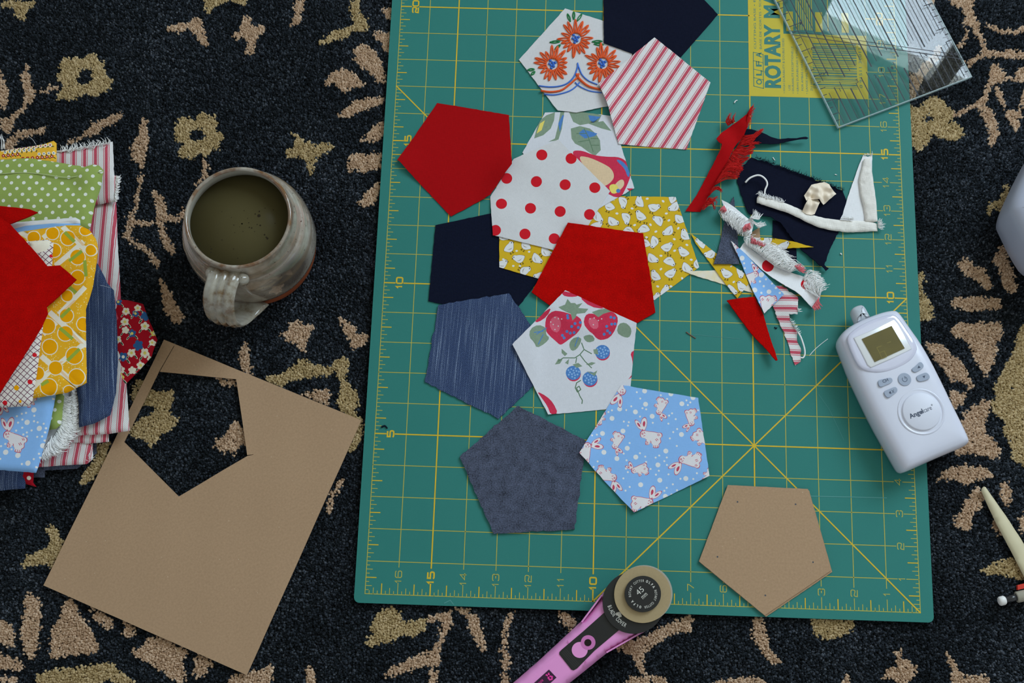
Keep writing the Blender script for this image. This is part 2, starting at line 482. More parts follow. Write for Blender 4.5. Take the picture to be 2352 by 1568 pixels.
for a in ((WIN[0], WIN[0] + fw, WIN[2], WIN[3]), (WIN[1] - fw, WIN[1], WIN[2], WIN[3]), (WIN[0] + fw, WIN[1] - fw, WIN[2], WIN[2] + fw),
          (WIN[0] + fw, WIN[1] - fw, WIN[3] - fw, WIN[3]), (-0.03, 0.02, WIN[2] + fw, WIN[3] - fw)):
    wallpiece('window_frame', *a, m_frame, w, WD + 0.02, WD + 0.07)

# ------------------------------------------------------------------ the rug
MOT = []   # (outline, hole, colour index) in world xy at pile height
def mot(v, pts, c=0, hole=None):
    MOT.append((VW(v, pts, PILE), VW(v, hole, PILE) if hole else None, c))
mot('A', [(0,0),(210,0),(180,40),(150,60),(150,110),(125,120),(95,95),(75,45),(40,30),(0,40)], 1)
mot('A', [(350,400),(385,340),(410,355),(450,335),(490,345),(535,310),(570,325),(590,355),(625,370),(625,440),(650,470),(680,465),(665,510),(640,540),(600,550),(570,575),(500,560),(440,590),(400,590),(335,595),(345,560),(375,505),(345,480),(340,440),(365,430)], 1, [(460,460),(475,415),(510,400),(555,420),(540,455),(545,490),(495,500),(460,490)])
mot('A', [(345,510),(290,515),(270,535),(235,530),(230,555),(280,550),(300,535),(345,535)])
mot('A', [(150,375),(165,385),(170,440),(180,500),(210,560),(200,590),(165,620),(150,650),(90,710),(75,730),(60,780),(45,800),(0,770),(0,690),(50,715),(110,655),(140,625),(130,590),(145,540),(115,470),(110,435),(135,430)])
mot('A', [(-30,400),(0,420),(20,450),(25,500),(45,540),(40,600),(20,650),(0,640),(-30,600)])
mot('A', [(275,755),(270,785),(210,800),(110,830),(80,880),(30,900),(0,870),(30,830),(90,800),(150,770),(190,765),(210,775)])
mot('A', [(740,660),(735,690),(690,740),(620,760),(590,790),(540,815),(500,815),(440,850),(385,870),(400,840),(480,810),(540,760),(550,730),(620,705),(680,680)])
mot('A', [(850,705),(885,710),(870,760),(890,800),(880,870),(860,920),(865,960),(850,1020),(835,980),(790,960),(785,900),(800,840),(830,800),(830,760)])
mot('A', [(830,1045),(850,1040),(848,1120),(830,1160),(834,1200),(814,1250),(795,1295),(770,1315),(757,1295),(797,1240),(811,1190),(806,1160),(821,1110)])
mot('A', [(1045,760),(1070,710),(1110,700),(1170,715),(1185,675),(1220,670),(1250,690),(1290,690),(1300,740),(1290,780),(1335,800),(1340,830),(1310,850),(1320,890),(1280,890),(1250,910),(1230,940),(1190,920),(1160,950),(1080,940),(1050,910),(1080,880),(1110,860),(1060,840),(1040,800)], 1, [(1135,800),(1150,775),(1190,765),(1215,785),(1230,825),(1195,830),(1170,850),(1130,835)])
mot('A', [(1215,950),(1230,945),(1245,1000),(1235,1060),(1210,1095),(1170,1110),(1180,1090),(1205,1060),(1212,1010)])
mot('A', [(990,180),(1015,150),(1065,130),(1110,135),(1130,130),(1175,95),(1205,95),(1210,150),(1225,200),(1245,250),(1235,275),(1190,240),(1150,190),(1115,165),(1090,190),(1045,180),(1010,185)])
mot('A', [(1470,80),(1480,100),(1500,100),(1495,140),(1530,160),(1560,145),(1590,150),(1590,185),(1545,205),(1530,240),(1525,310),(1495,325),(1465,310),(1485,270),(1480,230),(1450,220),(1420,230),(1390,215),(1400,190),(1450,180),(1440,150),(1450,110)])
mot('A', [(1220,-20),(1480,-20),(1470,20),(1440,20),(1390,0),(1330,10),(1280,40),(1250,75),(1230,60),(1225,30)], 1)
mot('A', [(1770,-10),(1820,-10),(1825,50),(1800,75),(1810,110),(1790,145),(1770,135),(1745,150),(1740,135),(1760,100),(1765,60)])
mot('A', [(2110,-10),(2150,-10),(2155,60),(2200,110),(2215,150),(2195,180),(2110,190),(2080,220),(2010,235),(1950,250),(1930,275),(1905,250),(1945,230),(1960,200),(2040,165),(2100,160),(2130,130),(2105,90),(2100,40)], 1)
mot('A', [(2230,215),(2255,180),(2300,190),(2352,190),(2352,320),(2310,310),(2290,240)])
mot('A', [(2290,60),(2310,40),(2352,40),(2352,110),(2320,100)])
mot('A', [(2125,290),(2160,260),(2200,265),(2250,300),(2290,370),(2310,440),(2300,490),(2260,480),(2210,420),(2150,390),(2120,350)])
mot('A', [(1960,480),(1980,440),(2040,405),(2080,410),(2130,440),(2155,475),(2190,490),(2160,520),(2110,520),(2070,550),(2040,545),(2020,510),(2000,490),(1935,510),(1940,490)])
mot('A', [(2030,690),(2050,660),(2130,600),(2200,580),(2300,575),(2295,610),(2200,650),(2130,680),(2080,690),(2040,705)])
mot('A', [(2145,850),(2200,800),(2240,750),(2300,715),(2310,800),(2260,845),(2200,840)])
mot('A', [(1755,785),(1790,810),(1820,840),(1870,850),(1910,860),(1970,850),(2005,870),(1980,900),(1900,950),(1880,980),(1870,1030),(1860,1050),(1845,1010),(1835,960),(1790,935),(1720,940),(1710,890),(1760,880),(1770,850)], 1)
mot('A', [(2080,990),(2100,940),(2110,910),(2170,915),(2200,930),(2240,910),(2290,920),(2290,1000),(2220,1010),(2180,1040),(2130,1010),(2085,1030)])
mot('A', [(2130,1210),(2170,1190),(2190,1150),(2240,1110),(2280,1080),(2265,1200),(2210,1230),(2170,1240)])
mot('A', [(900,1130),(940,1150),(975,1180),(1000,1240),(1000,1290),(970,1330),(990,1380),(1020,1440),(1050,1490),(1040,1530),(990,1490),(960,1420),(930,1340),(940,1260),(925,1190)])
mot('A', [(720,1420),(740,1390),(760,1310),(800,1310),(900,1330),(1000,1280),(1060,1290),(1110,1230),(1105,1300),(1040,1330),(960,1320),(880,1350),(800,1350),(770,1400),(800,1440),(860,1470),(910,1510),(950,1567),(910,1567),(870,1510),(790,1460),(740,1430)])
mot('B', [(760,130),(830,145),(890,190),(950,270),(940,310),(900,230),(850,180),(770,150)])
mot('B', [(950,330),(975,380),(1020,440),(1060,530),(1110,600),(1080,640),(1030,610),(985,560),(960,440)])
mot('B', [(1735,620),(1790,615),(1830,640),(1885,635),(1860,700),(1840,740),(1830,810),(1800,790),(1780,750),(1730,740),(1680,690),(1730,670)])
mot('B', [(2020,585),(2050,590),(2080,620),(2140,660),(2120,690),(2210,700),(2200,750),(2150,770),(2110,790),(2090,720),(2060,680),(2045,630)])
mot('B', [(1430,800),(1450,760),(1475,750),(1490,800),(1500,870),(1510,940),(1440,915),(1440,870),(1425,840)])
mot('B', [(1590,970),(1620,930),(1680,940),(1700,930),(1780,860),(1830,850),(1880,880),(1980,890),(2000,850),(2060,830),(2090,850),(2080,930),(2060,950),(2090,1000),(2150,1060),(2160,1110),(2120,1150),(2170,1200),(2175,1300),(2130,1390),(2080,1400),(2040,1300),(2060,1200),(2030,1140),(2030,1040),(2040,980),(2010,920),(1960,940),(1830,960),(1720,980),(1700,1020)], 1)
mot('B', [(1800,1060),(1850,1040),(1930,1030),(1980,1015),(1970,1130),(1880,1090)])
mot('B', [(900,1030),(960,1040),(1040,1030),(1030,1110),(1020,1170),(1065,1200),(1050,1250),(970,1300),(900,1380),(860,1330),(800,1310),(760,1290),(830,1200),(920,1180),(925,1130),(870,1120),(780,1090),(800,1000),(840,950)], 1)
mot('B', [(1290,960),(1420,965),(1400,1000),(1340,1010)])
mot('B', [(1405,1195),(1420,1220),(1450,1240),(1500,1300),(1490,1360),(1430,1370),(1410,1425),(1380,1400),(1340,1410),(1320,1380),(1270,1370),(1290,1340),(1350,1300),(1380,1240)])
mot('B', [(570,1360),(660,1340),(640,1430),(590,1530),(500,1600),(470,1600),(490,1530),(560,1450)], 1)
mot('C', [(290,525),(330,560),(380,640),(360,720),(310,790),(260,770),(190,775),(120,785),(150,720),(230,690),(285,660),(295,600),(265,570)], 1)
mot('C', [(150,950),(200,955),(240,1010),(230,1180),(215,1280),(200,1345),(150,1330),(120,1200),(135,1050)])
mot('C', [(400,960),(440,1000),(470,1060),(530,1150),(585,1260),(570,1310),(490,1310),(400,1320),(330,1340),(290,1330),(300,1170),(360,1070)])
mot('C', [(540,1010),(600,1060),(670,1100),(670,1150),(640,1170),(590,1130),(555,1080)])
mot('C', [(740,1110),(800,1150),(800,1200),(750,1210),(725,1190),(750,1160)])
mot('C', [(880,1225),(960,1200),(1030,1240),(1120,1290),(1100,1350),(1110,1460),(1080,1490),(1040,1470),(960,1410),(870,1360),(820,1330),(785,1300),(840,1270)])
mot('C', [(1180,1310),(1240,1340),(1280,1370),(1240,1400),(1220,1440),(1180,1470),(1160,1440),(1160,1370)])
mot('C', [(-40,1080),(0,1100),(60,1130),(90,1200),(80,1270),(0,1250),(-40,1250)])
mot('C', [(-40,1310),(0,1310),(60,1330),(140,1380),(120,1410),(0,1400),(-40,1400)])
mot('C', [(200,1520),(220,1430),(330,1400),(500,1390),(640,1355),(680,1370),(700,1410),(760,1440),(840,1520),(680,1520),(650,1440),(610,1520)], 1)
mot('C', [(-40,1450),(90,1450),(130,1520),(-40,1520)])
mot('C', [(1350,1520),(1390,1450),(1540,1410),(1625,1365),(1635,1450),(1590,1520)])
mot('C', [(1830,1400),(1870,1380),(1890,1420),(1890,1520),(1850,1520)])
mot('C', [(2050,250),(2065,260),(2040,330),(2000,370),(1990,470),(1955,450),(1960,400),(1990,330)])
mot('D', [(80,1350),(130,1310),(120,1250),(170,1180),(240,1150),(290,1200),(290,1240),(420,1220),(410,1290),(340,1320),(290,1310),(220,1350),(130,1365)], 1)
mot('D', [(420,1220),(500,1190),(560,1165),(565,1230),(530,1300),(495,1360),(490,1440),(510,1470),(400,1480),(300,1510),(220,1540),(190,1530),(240,1480),(340,1430),(440,1390),(470,1350),(490,1290),(510,1230),(430,1250)])
mot('D', [(440,1500),(490,1490),(480,1590),(430,1590)])
mot('D', [(560,1160),(640,1170),(700,1220),(725,1290),(740,1370),(730,1410),(690,1350),(650,1290),(640,1220)])
mot('D', [(835,1250),(870,1190),(910,1165),(880,1220),(862,1300),(850,1380),(868,1440),(862,1590),(828,1590),(832,1450),(818,1380),(838,1310)])
mot('D', [(1115,1170),(1180,1190),(1240,1240),(1200,1290),(1170,1260)])
mot('D', [(1440,1380),(1500,1340),(1560,1330),(1640,1290),(1720,1250),(1800,1220),(1850,1195),(1865,1260),(1770,1290),(1690,1340),(1620,1380),(1590,1440),(1600,1500),(1640,1590),(1480,1590),(1530,1520),(1590,1540),(1560,1470),(1530,1420),(1480,1400)])
mot('E', [(0,1300),(60,1260),(150,1230),(200,1210),(210,1290),(180,1310),(160,1260),(100,1300),(30,1340),(0,1350)])
mot('E', [(545,1200),(595,1220),(620,1310),(640,1390),(690,1450),(650,1470),(580,1400),(535,1320)])
mot('E', [(850,1220),(1085,1220),(1090,1275),(1040,1310),(990,1320),(940,1335),(890,1320),(860,1280)], 1)
mot('E', [(1310,1400),(1340,1390),(1345,1440),(1430,1470),(1410,1530),(1350,1590),(1290,1540),(1230,1550),(1280,1490),(1320,1470)])
mot('E', [(1580,1405),(1620,1430),(1650,1500),(1700,1540),(1760,1520),(1830,1540),(1800,1600),(1620,1600),(1610,1480)])
mot('E', [(330,1560),(480,1540),(600,1545),(620,1600),(330,1600)])
mot('E', [(0,1520),(60,1540),(90,1600),(0,1600)])
mot('E', [(1600,-20),(1690,10),(1660,60),(1640,100),(1610,60)])
mot('E', [(1680,120),(1720,80),(1800,40),(1830,60),(1800,150),(1790,210),(1870,280),(1890,330),(1840,360),(1740,330),(1640,340),(1620,300),(1690,240),(1670,170)])
mot('E', [(1860,-20),(2060,-20),(2060,420),(1950,370),(1930,280),(1890,210),(1900,120),(1840,60)], 1)
mot('E', [(1530,480),(1580,410),(1640,400),(1700,395),(1780,400),(1840,440),(1830,460),(1760,470),(1680,500),(1640,470),(1580,470)])
mot('E', [(1620,690),(1660,640),(1690,580),(1760,500),(1790,530),(1780,610),(1730,650),(1720,730),(1680,745),(1640,720)])
mot('E', [(1880,490),(1920,490),(1940,550),(1930,620),(1890,590),(1870,540)])
mot('E', [(1840,670),(1890,720),(1900,780),(1840,740)])
mot('E', [(1770,960),(1840,920),(1900,895),(1980,900),(2000,940),(2010,1010),(1960,1010),(1890,985),(1810,985)], 1)
mot('E', [(1990,650),(2040,620),(2040,820),(1985,740)])
mot('E', [(1040,1530),(1070,1520),(1060,1590),(1020,1590)])
mot('F', [(1785,-30),(1930,-30),(1925,80),(1970,150),(1940,180),(1900,150),(1870,140),(1880,90),(1860,40),(1790,20)])
mot('F', [(1880,150),(1900,190),(1870,260),(1840,280),(1820,260),(1860,240),(1875,180)])
mot('F', [(1950,150),(1990,220),(2005,290),(1980,310),(1960,230),(1920,180)])
mot('F', [(1880,370),(1940,330),(2000,300),(2080,300),(2160,290),(2260,265),(2260,340),(2140,340),(2060,340),(2000,340),(1930,370),(1895,400)])
mot('F', [(2000,140),(2050,150),(2100,180),(2150,160),(2260,150),(2260,180),(2150,190),(2080,195),(2010,160)])
mot('F', [(2040,370),(2090,400),(2130,440),(2100,460),(2260,440),(2260,470),(2110,480),(2060,490),(2030,530),(2010,600),(1960,640),(1900,660),(1830,700),(1800,680),(1880,640),(1950,610),(1990,560),(2020,480),(2030,420)])
mot('F', [(1530,620),(1600,640),(1640,600),(1690,570),(1740,580),(1760,620),(1810,660),(1800,700),(1780,720),(1850,740),(1870,790),(1840,840),(1740,830),(1690,800),(1660,850),(1600,910),(1540,860)], 1, [(1620,700),(1660,685),(1695,695),(1690,720),(1640,720)])
mot('F', [(1940,620),(2000,620),(2050,680),(2070,740),(2080,800),(2050,870),(2020,870),(2020,790),(1990,700)])
mot('F', [(2060,490),(2100,560),(2130,650),(2260,680),(2260,870),(2180,800),(2140,720),(2110,640),(2060,560)])
mot('F', [(2110,1100),(2140,1100),(2145,1160),(2130,1210),(2130,1270),(2100,1270),(2070,1240),(2030,1280),(2005,1260),(2020,1210),(2100,1200),(2105,1150)], 1)
mot('G', [(2080,430),(2120,420),(2140,500),(2170,580),(2190,690),(2160,715),(2110,680),(2090,600),(2050,500)])
mot('G', [(1860,490),(1910,520),(1940,560),(1990,560),(2030,640),(2035,690),(1980,680),(1940,620),(1870,600),(1835,540)])
mot('G', [(1590,585),(1640,590),(1620,660),(1640,730),(1690,800),(1690,860),(1650,880),(1590,870)], 1)
mot('G', [(1790,790),(1810,740),(1870,740),(1980,730),(2100,745),(2090,800),(1990,810),(1900,815),(1830,800)])
mot('G', [(1790,920),(1840,890),(1930,890),(2040,880),(2095,890),(2100,950),(2070,1020),(2060,1100),(2010,1210),(1980,1180),(1930,1080),(1900,1010),(1800,960)])
mot('G', [(1640,1000),(1740,1020),(1800,1080),(1870,1140),(1900,1200),(1935,1290),(1900,1290),(1870,1240),(1800,1240),(1740,1160),(1690,1110),(1670,1060)])
mot('G', [(2260,860),(2190,950),(2180,1050),(2130,1130),(2090,1200),(2050,1280),(2080,1340),(2030,1370),(2050,1430),(2110,1470),(2130,1567),(2260,1567)], 1, [(2150,1270),(2200,1290),(2260,1290),(2260,1330),(2170,1310)])
mot('G', [(1800,1340),(1850,1310),(1890,1330),(1870,1370),(1830,1390)])
mot('G', [(1990,1350),(2010,1400),(1990,1500),(2000,1567),(1870,1567),(1850,1470),(1930,1440),(1960,1380)])

mot('R', [(1640,720),(1700,680),(1780,600),(1860,500),(1930,400),(1960,440),(1930,540),(1850,640),(1790,720),(1730,840),(1700,920),(1640,960)])
mot('R', [(1800,0),(1850,-30),(1900,-30),(1860,60)])
rug = thing('patterned_rug', (-0.33, 0.23, 0), 'black and navy pile rug with tan floral motifs under everything', 'rug')
m_back = plain('rug_backing', S(16, 19, 24), 0.95, 0.1, noise=0.4, nscale=300)
obj('backing', boxmesh('backing', (-0.33, 0.23, 0.002), (1, 0, 0), (0, 1, 0), ZA, 0.75, 0.55, 0.002), m_back, rug)
def pile():
    FX, FY = (-0.815, 0.145), (-0.095, 0.565)              # closely knotted field; the rug goes on around it
    def grid(sp, x0, x1, y0, y1):
        gx, gy = np.meshgrid(np.arange(x0, x1, sp), np.arange(y0, y1, sp * 0.88))
        gx = gx + (np.arange(gx.shape[0]) % 2)[:, None] * sp / 2
        return (gx + rng.normal(0, sp * .22, gx.shape)).ravel(), (gy + rng.normal(0, sp * .22, gy.shape)).ravel()
    ax, ay = grid(0.0015, *FX, *FY)
    bx, by = grid(0.0026, -1.07, 0.41, -0.31, 0.77)
    k = ~((bx > FX[0]) & (bx < FX[1]) & (by > FY[0]) & (by < FY[1])); bx, by = bx[k], by[k]
    gx = np.concatenate([ax, bx]); gy = np.concatenate([ay, by]); wide = np.concatenate([np.zeros(len(ax), bool), np.ones(len(bx), bool)])
    k = ~((gx > -17 * INCH) & (gx < 0.003) & (gy > 0.002) & (gy < 0.585))
    gx, gy, wide = gx[k], gy[k], wide[k]
    # ragged knots at the motif edges; the pattern repeats mirrored beyond the field
    ex = gx + rng.normal(0, 0.0009, gx.shape); ey = gy + rng.normal(0, 0.0009, gy.shape)
    fold_ = lambda v, a, b: np.where(v < a, 2 * a - v, np.where(v > b, 2 * b - v, v))
    ex = fold_(ex, -0.79, 0.10); ey = fold_(ey, -0.075, 0.53)
    c = np.zeros(len(gx), int)
    for out, hole, ci in MOT:
        a = np.asarray(out); lo, hi = a.min(0) - .001, a.max(0) + .001
        q = np.where((ex > lo[0]) & (ex < hi[0]) & (ey > lo[1]) & (ey < hi[1]))[0]
        if not len(q): continue
        ins = pip(out, ex[q], ey[q])
        if hole: ins &= ~pip(hole, ex[q], ey[q])
        c[q[ins]] = ci + 1
    return gx, gy, c, wide
def tufts(name, gx, gy, wide, mat, rad, hh, label=None):
    n = len(gx); S_ = 5
    th = rng.uniform(0, 6.28, n)[:, None] + np.arange(S_)[None] * 2 * math.pi / S_
    rr = rad * rng.uniform(.8, 1.25, (n, 1)) * np.where(wide, 1.75, 1.0)[:, None]; lean = rng.normal(0, 0.0005, (n, 2))
    ht = np.minimum(hh + rng.normal(0, 0.0006, n), 0.0104)
    ring = np.stack([gx[:, None] + rr * np.cos(th), gy[:, None] + rr * np.sin(th), np.repeat((ht - 0.0028)[:, None], S_, 1)], 2)
    apex = np.stack([gx + lean[:, 0], gy + lean[:, 1], ht], 1)[:, None]
    co = np.concatenate([ring, apex], 1).reshape(-1, 3)
    b = (np.arange(n) * (S_ + 1))[:, None]
    k = np.arange(S_)
    f = np.stack([b + k, b + (k + 1) % S_, np.repeat(b + S_, S_, 1)], 2).reshape(-1, 3)
    me = bpy.data.meshes.new(name); me.vertices.add(len(co)); me.vertices.foreach_set('co', co.astype('f').ravel())
    me.loops.add(f.size); me.loops.foreach_set('vertex_index', f.astype('i').ravel())
    me.polygons.add(len(f)); me.polygons.foreach_set('loop_start', np.arange(0, f.size, 3, dtype='i'))
    me.polygons.foreach_set('use_smooth', np.ones(len(f), bool))
    at = me.attributes.new('tuft', 'FLOAT', 'POINT'); at.data.foreach_set('value', np.repeat(rng.uniform(0, 1, n), S_ + 1).astype('f'))
    me.update(calc_edges=True); me.validate()
    return put(obj(name, me, mat, rug), label, kind='stuff')
def pilemat(name, stops, vary):
    nt = NT(name); a = nt.n('ShaderNodeAttribute', attribute_name='tuft').outputs['Fac']
    big = nt.noise(nt.uv(obj=True), 14, 4); fine = nt.noise(nt.uv(obj=True), 1400, 2)
    f = nt.math('ADD', nt.math('MULTIPLY', a, 1 - vary), nt.math('MULTIPLY', big, vary))
    f = nt.math('MULTIPLY', f, nt.math('ADD', nt.math('MULTIPLY', fine, 0.9), 0.55))
    nt.s('Base Color', nt.ramp(f, stops)); nt.s('Roughness', 1.0); nt.s('Specular IOR Level', 0.05)
    nt.s('Sheen Weight', 0.05)
    return nt.m
m_pd = pilemat('rug_navy_wool', [(0.0, S(12, 14, 15)), (0.38, S(26, 30, 34)), (0.7, S(50, 56, 64)), (1.0, S(118, 124, 134))], 0.45)
m_pt = pilemat('rug_tan_wool', [(0.0, S(154, 124, 98)), (0.5, S(198, 167, 138)), (1.0, S(228, 202, 176))], 0.35)
m_po = pilemat('rug_olive_tan_wool', [(0.0, S(144, 122, 82)), (0.5, S(186, 163, 120)), (1.0, S(220, 198, 158))], 0.35)
gx, gy, cc, wd_ = pile()
tufts('dark_pile', gx[cc == 0], gy[cc == 0], wd_[cc == 0], m_pd, 0.00125, PILE - 0.0008, 'navy black wool pile')
tufts('tan_pile', gx[cc == 1], gy[cc == 1], wd_[cc == 1], m_pt, 0.00125, PILE, 'tan wool pile of the leaves and stems')
tufts('golden_pile', gx[cc == 2], gy[cc == 2], wd_[cc == 2], m_po, 0.00125, PILE, 'golden tan wool pile of the blossoms')
# ------------------------------------------------------------------ the cutting mat
m_green = NT('mat_green'); _n = m_green.noise(m_green.uv(obj=True), 9, 4); _f = m_green.noise(m_green.uv(obj=True), 900, 2)
_c = m_green.mix(_n, S(46, 122, 114), S(56, 131, 122))
m_green.s('Base Color', m_green.mix(m_green.math('MULTIPLY', _f, 0.25), _c, S(34, 104, 98)))
m_green.s('Roughness', 0.55); m_green.s('Specular IOR Level', 0.18); m_green.bump(_f, 0.15, 0.0001); m_green = m_green.m
m_line = plain('mat_yellow_line', S(178, 172, 78), 0.6, 0.3, noise=0.08, nscale=300)
m_bold = plain('mat_yellow_bold', S(212, 180, 44), 0.6, 0.3, noise=0.08, nscale=300)
m_lab = plain('mat_label_yellow', S(196, 178, 52), 0.6, 0.3, noise=0.03, nscale=200)
m_labg = plain('mat_label_green', S(54, 122, 114), 0.6, 0.3)
mat_t = thing('cutting_mat', (-8.5 * INCH, 11 * INCH, MATZ - 0.0025), 'green gridded cutting mat with yellow ruled lines lying on the rug', 'cutting mat')
def IN(c, r): return (-c * INCH, r * INCH)          # column inches from the right ruler, row inches
x0, x1, y0, y1 = -17.33 * INCH, 0.40 * INCH, -0.28 * INCH, 23.6 * INCH
cr = 0.16 * INCH; outl = []
for cx, cy, a0 in ((x1 - cr, y0 + cr, -90), (x1 - cr, y1 - cr, 0), (x0 + cr, y1 - cr, 90), (x0 + cr, y0 + cr, 180)):
    for k in range(7):
        a = math.radians(a0 + k * 15); outl.append((cx + cr * math.cos(a), cy + cr * math.sin(a)))
prism('mat_board', outl, MATZ - 0.0025, MATZ, m_green, mat_t, bev=0.0003)
ZP = MATZ + 0.00006
def seg(c0, r0, c1, r1, w): return ribbon([IN(c0, r0), IN(c1, r1)], w)[0]
thin, bold = [], []
TW, BW = 0.00062, 0.00105
nwide = lambda n: 0.16 if n < 10 else 0.30
for c in range(1, 17):                               # vertical lines, broken for the numbers
    h = nwide(c); (bold if c % 5 == 0 else thin).append(seg(c, 0.535 + h, c, 23, BW if c % 5 == 0 else TW))
for r in range(1, 23):
    five = r % 5 == 0
    (bold if five else thin).append(seg(0.66, r, 16.36 if five else 17, r, BW if five else TW))
    (bold if five else thin).append(seg(0, r, 0.38, r, BW if five else TW))
    if five: bold.append(seg(16.64, r, 17, r, BW))
thin += [seg(0, 0, 17, 0, TW), seg(0, 0, 0, 23, TW), seg(17, 0, 17, 23, TW)]
def tick(i): return {0: 0.36, 4: 0.32, 2: 0.19, 6: 0.19}.get(i % 8, 0.10)
for i in range(1, 17 * 8):
    L = tick(i); b = i % 40 == 0
    (bold if (b or i % 8 == 4) else thin).append(seg(i / 8, 0, i / 8, L, BW if b else (TW * 1.25 if i % 8 == 4 else TW * .9)))
for i in range(1, 23 * 8):
    if i % 8 == 0: continue
    L = tick(i); w = TW * 1.25 if i % 8 == 4 else TW * .9
    (bold if i % 8 == 4 else thin).append(seg(0, i / 8, L, i / 8, w))
    (bold if i % 8 == 4 else thin).append(seg(17, i / 8, 17 - L, i / 8, w))
for a in ((0, 0, 17, 17), (10, 0, 0, 10)): bold.append(seg(*a, BW))
decal('thin_grid_lines', thin, ZP, m_line, mat_t, True)
decal('bold_grid_lines', bold, ZP + 0.00005, m_bold, mat_t, True)
# wide squared numerals, drawn as strokes on a 0..1 x 0..1 cell
def arcpts(cx, cy, r, a0, a1, n=4): return [(cx + r * math.cos(math.radians(a0 + (a1 - a0) * i / n)), cy + r * math.sin(math.radians(a0 + (a1 - a0) * i / n))) for i in range(n + 1)]
q = 0.22
STROKE = {
 '0': [arcpts(q, q, q, 270, 180) + arcpts(q, 1 - q, q, 180, 90) + arcpts(1 - q, 1 - q, q, 90, 0) + arcpts(1 - q, q, q, 0, -90) + [(q, 0)]],
 '1': [[(0.15, .68), (.55, 1), (.55, 0)]],
 '2': [[(0, .82)] + arcpts(q, 1 - q, q, 150, 90) + arcpts(1 - q, 1 - q, q, 90, 0) + arcpts(1 - q, .5 + q * .2, q * .9, 0, -90)[1:] + arcpts(q, .5 - q * .8, q * .8, 90, 180) + [(0, 0), (1, 0)]],
 '3': [[(0, .84)] + arcpts(q, 1 - q, q, 150, 90) + arcpts(1 - q, 1 - q, q, 90, 0) + arcpts(1 - q, .5 + q, q, 0, -90) + [(.35, .5)], [(.75, .5)] + arcpts(1 - q, .5 - q, q, 90, 0) + arcpts(1 - q, q, q, 0, -90) + arcpts(q, q, q, 270, 200)],
 '4': [[(.75, 0), (.75, 1), (0, .28), (1, .28)]],
 '5': [[(.95, 1), (.05, 1), (.05, .58)] + [(1 - q, .58)] + arcpts(1 - q, .58 - q, q, 90, 0) + arcpts(1 - q, q, q, 0, -90) + arcpts(q, q, q, 270, 200)],
 '6': [[(.95, .85)] + arcpts(1 - q, 1 - q, q, 40, 90) + arcpts(q, 1 - q, q, 90, 180) + arcpts(q, q, q, 180, 270) + arcpts(1 - q, q, q, 270, 360) + arcpts(1 - q, .56 - q, q, 0, 90) + [(.02, .56)]],
 '7': [[(0, 1), (1, 1), (.95, .75), (.45, 0)]],
 '8': [arcpts(q, q, q, 270, 180) + arcpts(q, .5 - q, q, 180, 90) + arcpts(1 - q, .5 - q, q, 90, 0) + arcpts(1 - q, q, q, 0, -90) + [(q, 0)], arcpts(q, .5 + q, q, 270, 180) + arcpts(q, 1 - q, q, 180, 90) + arcpts(1 - q, 1 - q, q, 90, 0) + arcpts(1 - q, .5 + q, q, 0, -90) + [(q, .5)]],
 '9': [[(.05, .15)] + arcpts(q, q, q, 220, 270) + arcpts(1 - q, q, q, 270, 360) + arcpts(1 - q, 1 - q, q, 0, 90) + arcpts(q, 1 - q, q, 90, 180) + arcpts(q, .44 + q, q, 180, 270) + [(.98, .44)]]}
def numeral(s, c, r, bolded=False, h=0.0049, w=0.0050, mirror=False):
    adv = w * 1.28; widths = [w * (.62 if ch == '1' else 1) for ch in s]; tot = sum(widths) + (len(s) - 1) * w * .28
    pos = -tot / 2; polys = []; sw = 0.00125 if bolded else 0.00066
    ox, oy = IN(c, r)
    for ch, cw in zip(s, widths):
        for st in STROKE[ch]:
            pts = [(ox + (.5 - b) * h, oy + pos + a * cw) for a, b in st]
            polys += strip(pts, sw)
        pos += cw + w * .28
    return decal('number', polys, ZP + 0.00001, m_bold if bolded else m_line, mat_t)
for c in range(1, 17): numeral(str(c), c, 0.535 if c > 9 else 0.52, c % 5 == 0)
for r in range(1, 22): numeral(str(r), 0.52, r, r % 5 == 0)
for r in (5, 10, 15, 20): numeral(str(r), 16.50, r, True)
# yellow printed label
lab = decal('printed_label', [[IN(5, 17), IN(1, 17), IN(1, 22.5), IN(5, 22.5)]], ZP + 0.00004, m_lab, mat_t)
ZL = ZP + 0.00008; UP = (0, 1)
def lt(s, c, r, cap, width=None, fat=0.0): return text('lettering', s, IN(c, r), UP, cap * INCH, ZL, m_labg, lab, fat, width * INCH if width else None)
lt('ROTARY', 3.965, 17.31, 0.50, 2.38, 0.045); lt('MAT', 3.965, 19.93, 0.50, 1.35, 0.045)
for i, ch in enumerate('OLFA'):
    lt(ch, 4.585, 17.42 + i * 0.335, 0.19, 0.2, 0.02)
bx = [(4.86, 17.36), (4.53, 17.28), (4.53, 18.55), (4.86, 18.62)]
rb = []
for a, b in zip(bx, bx[1:] + bx[:1]): rb.append(seg(*a, *b, 0.0006))
for t in (.25, .5, .75):
    rb.append(seg(4.86, 17.36 + 1.26 * t, 4.53, 17.28 + 1.27 * t, 0.0005))
decal('logo_frame', rb, ZL, m_labg, lab)
lt('CUTTING BASE \u2022 BASE DE CORTE', 4.76, 18.75, 0.075, 3.4); lt('BASE DE CORTES \u2022 SCHNEIDUNTERLAGE', 4.57, 18.75, 0.075, 3.4)
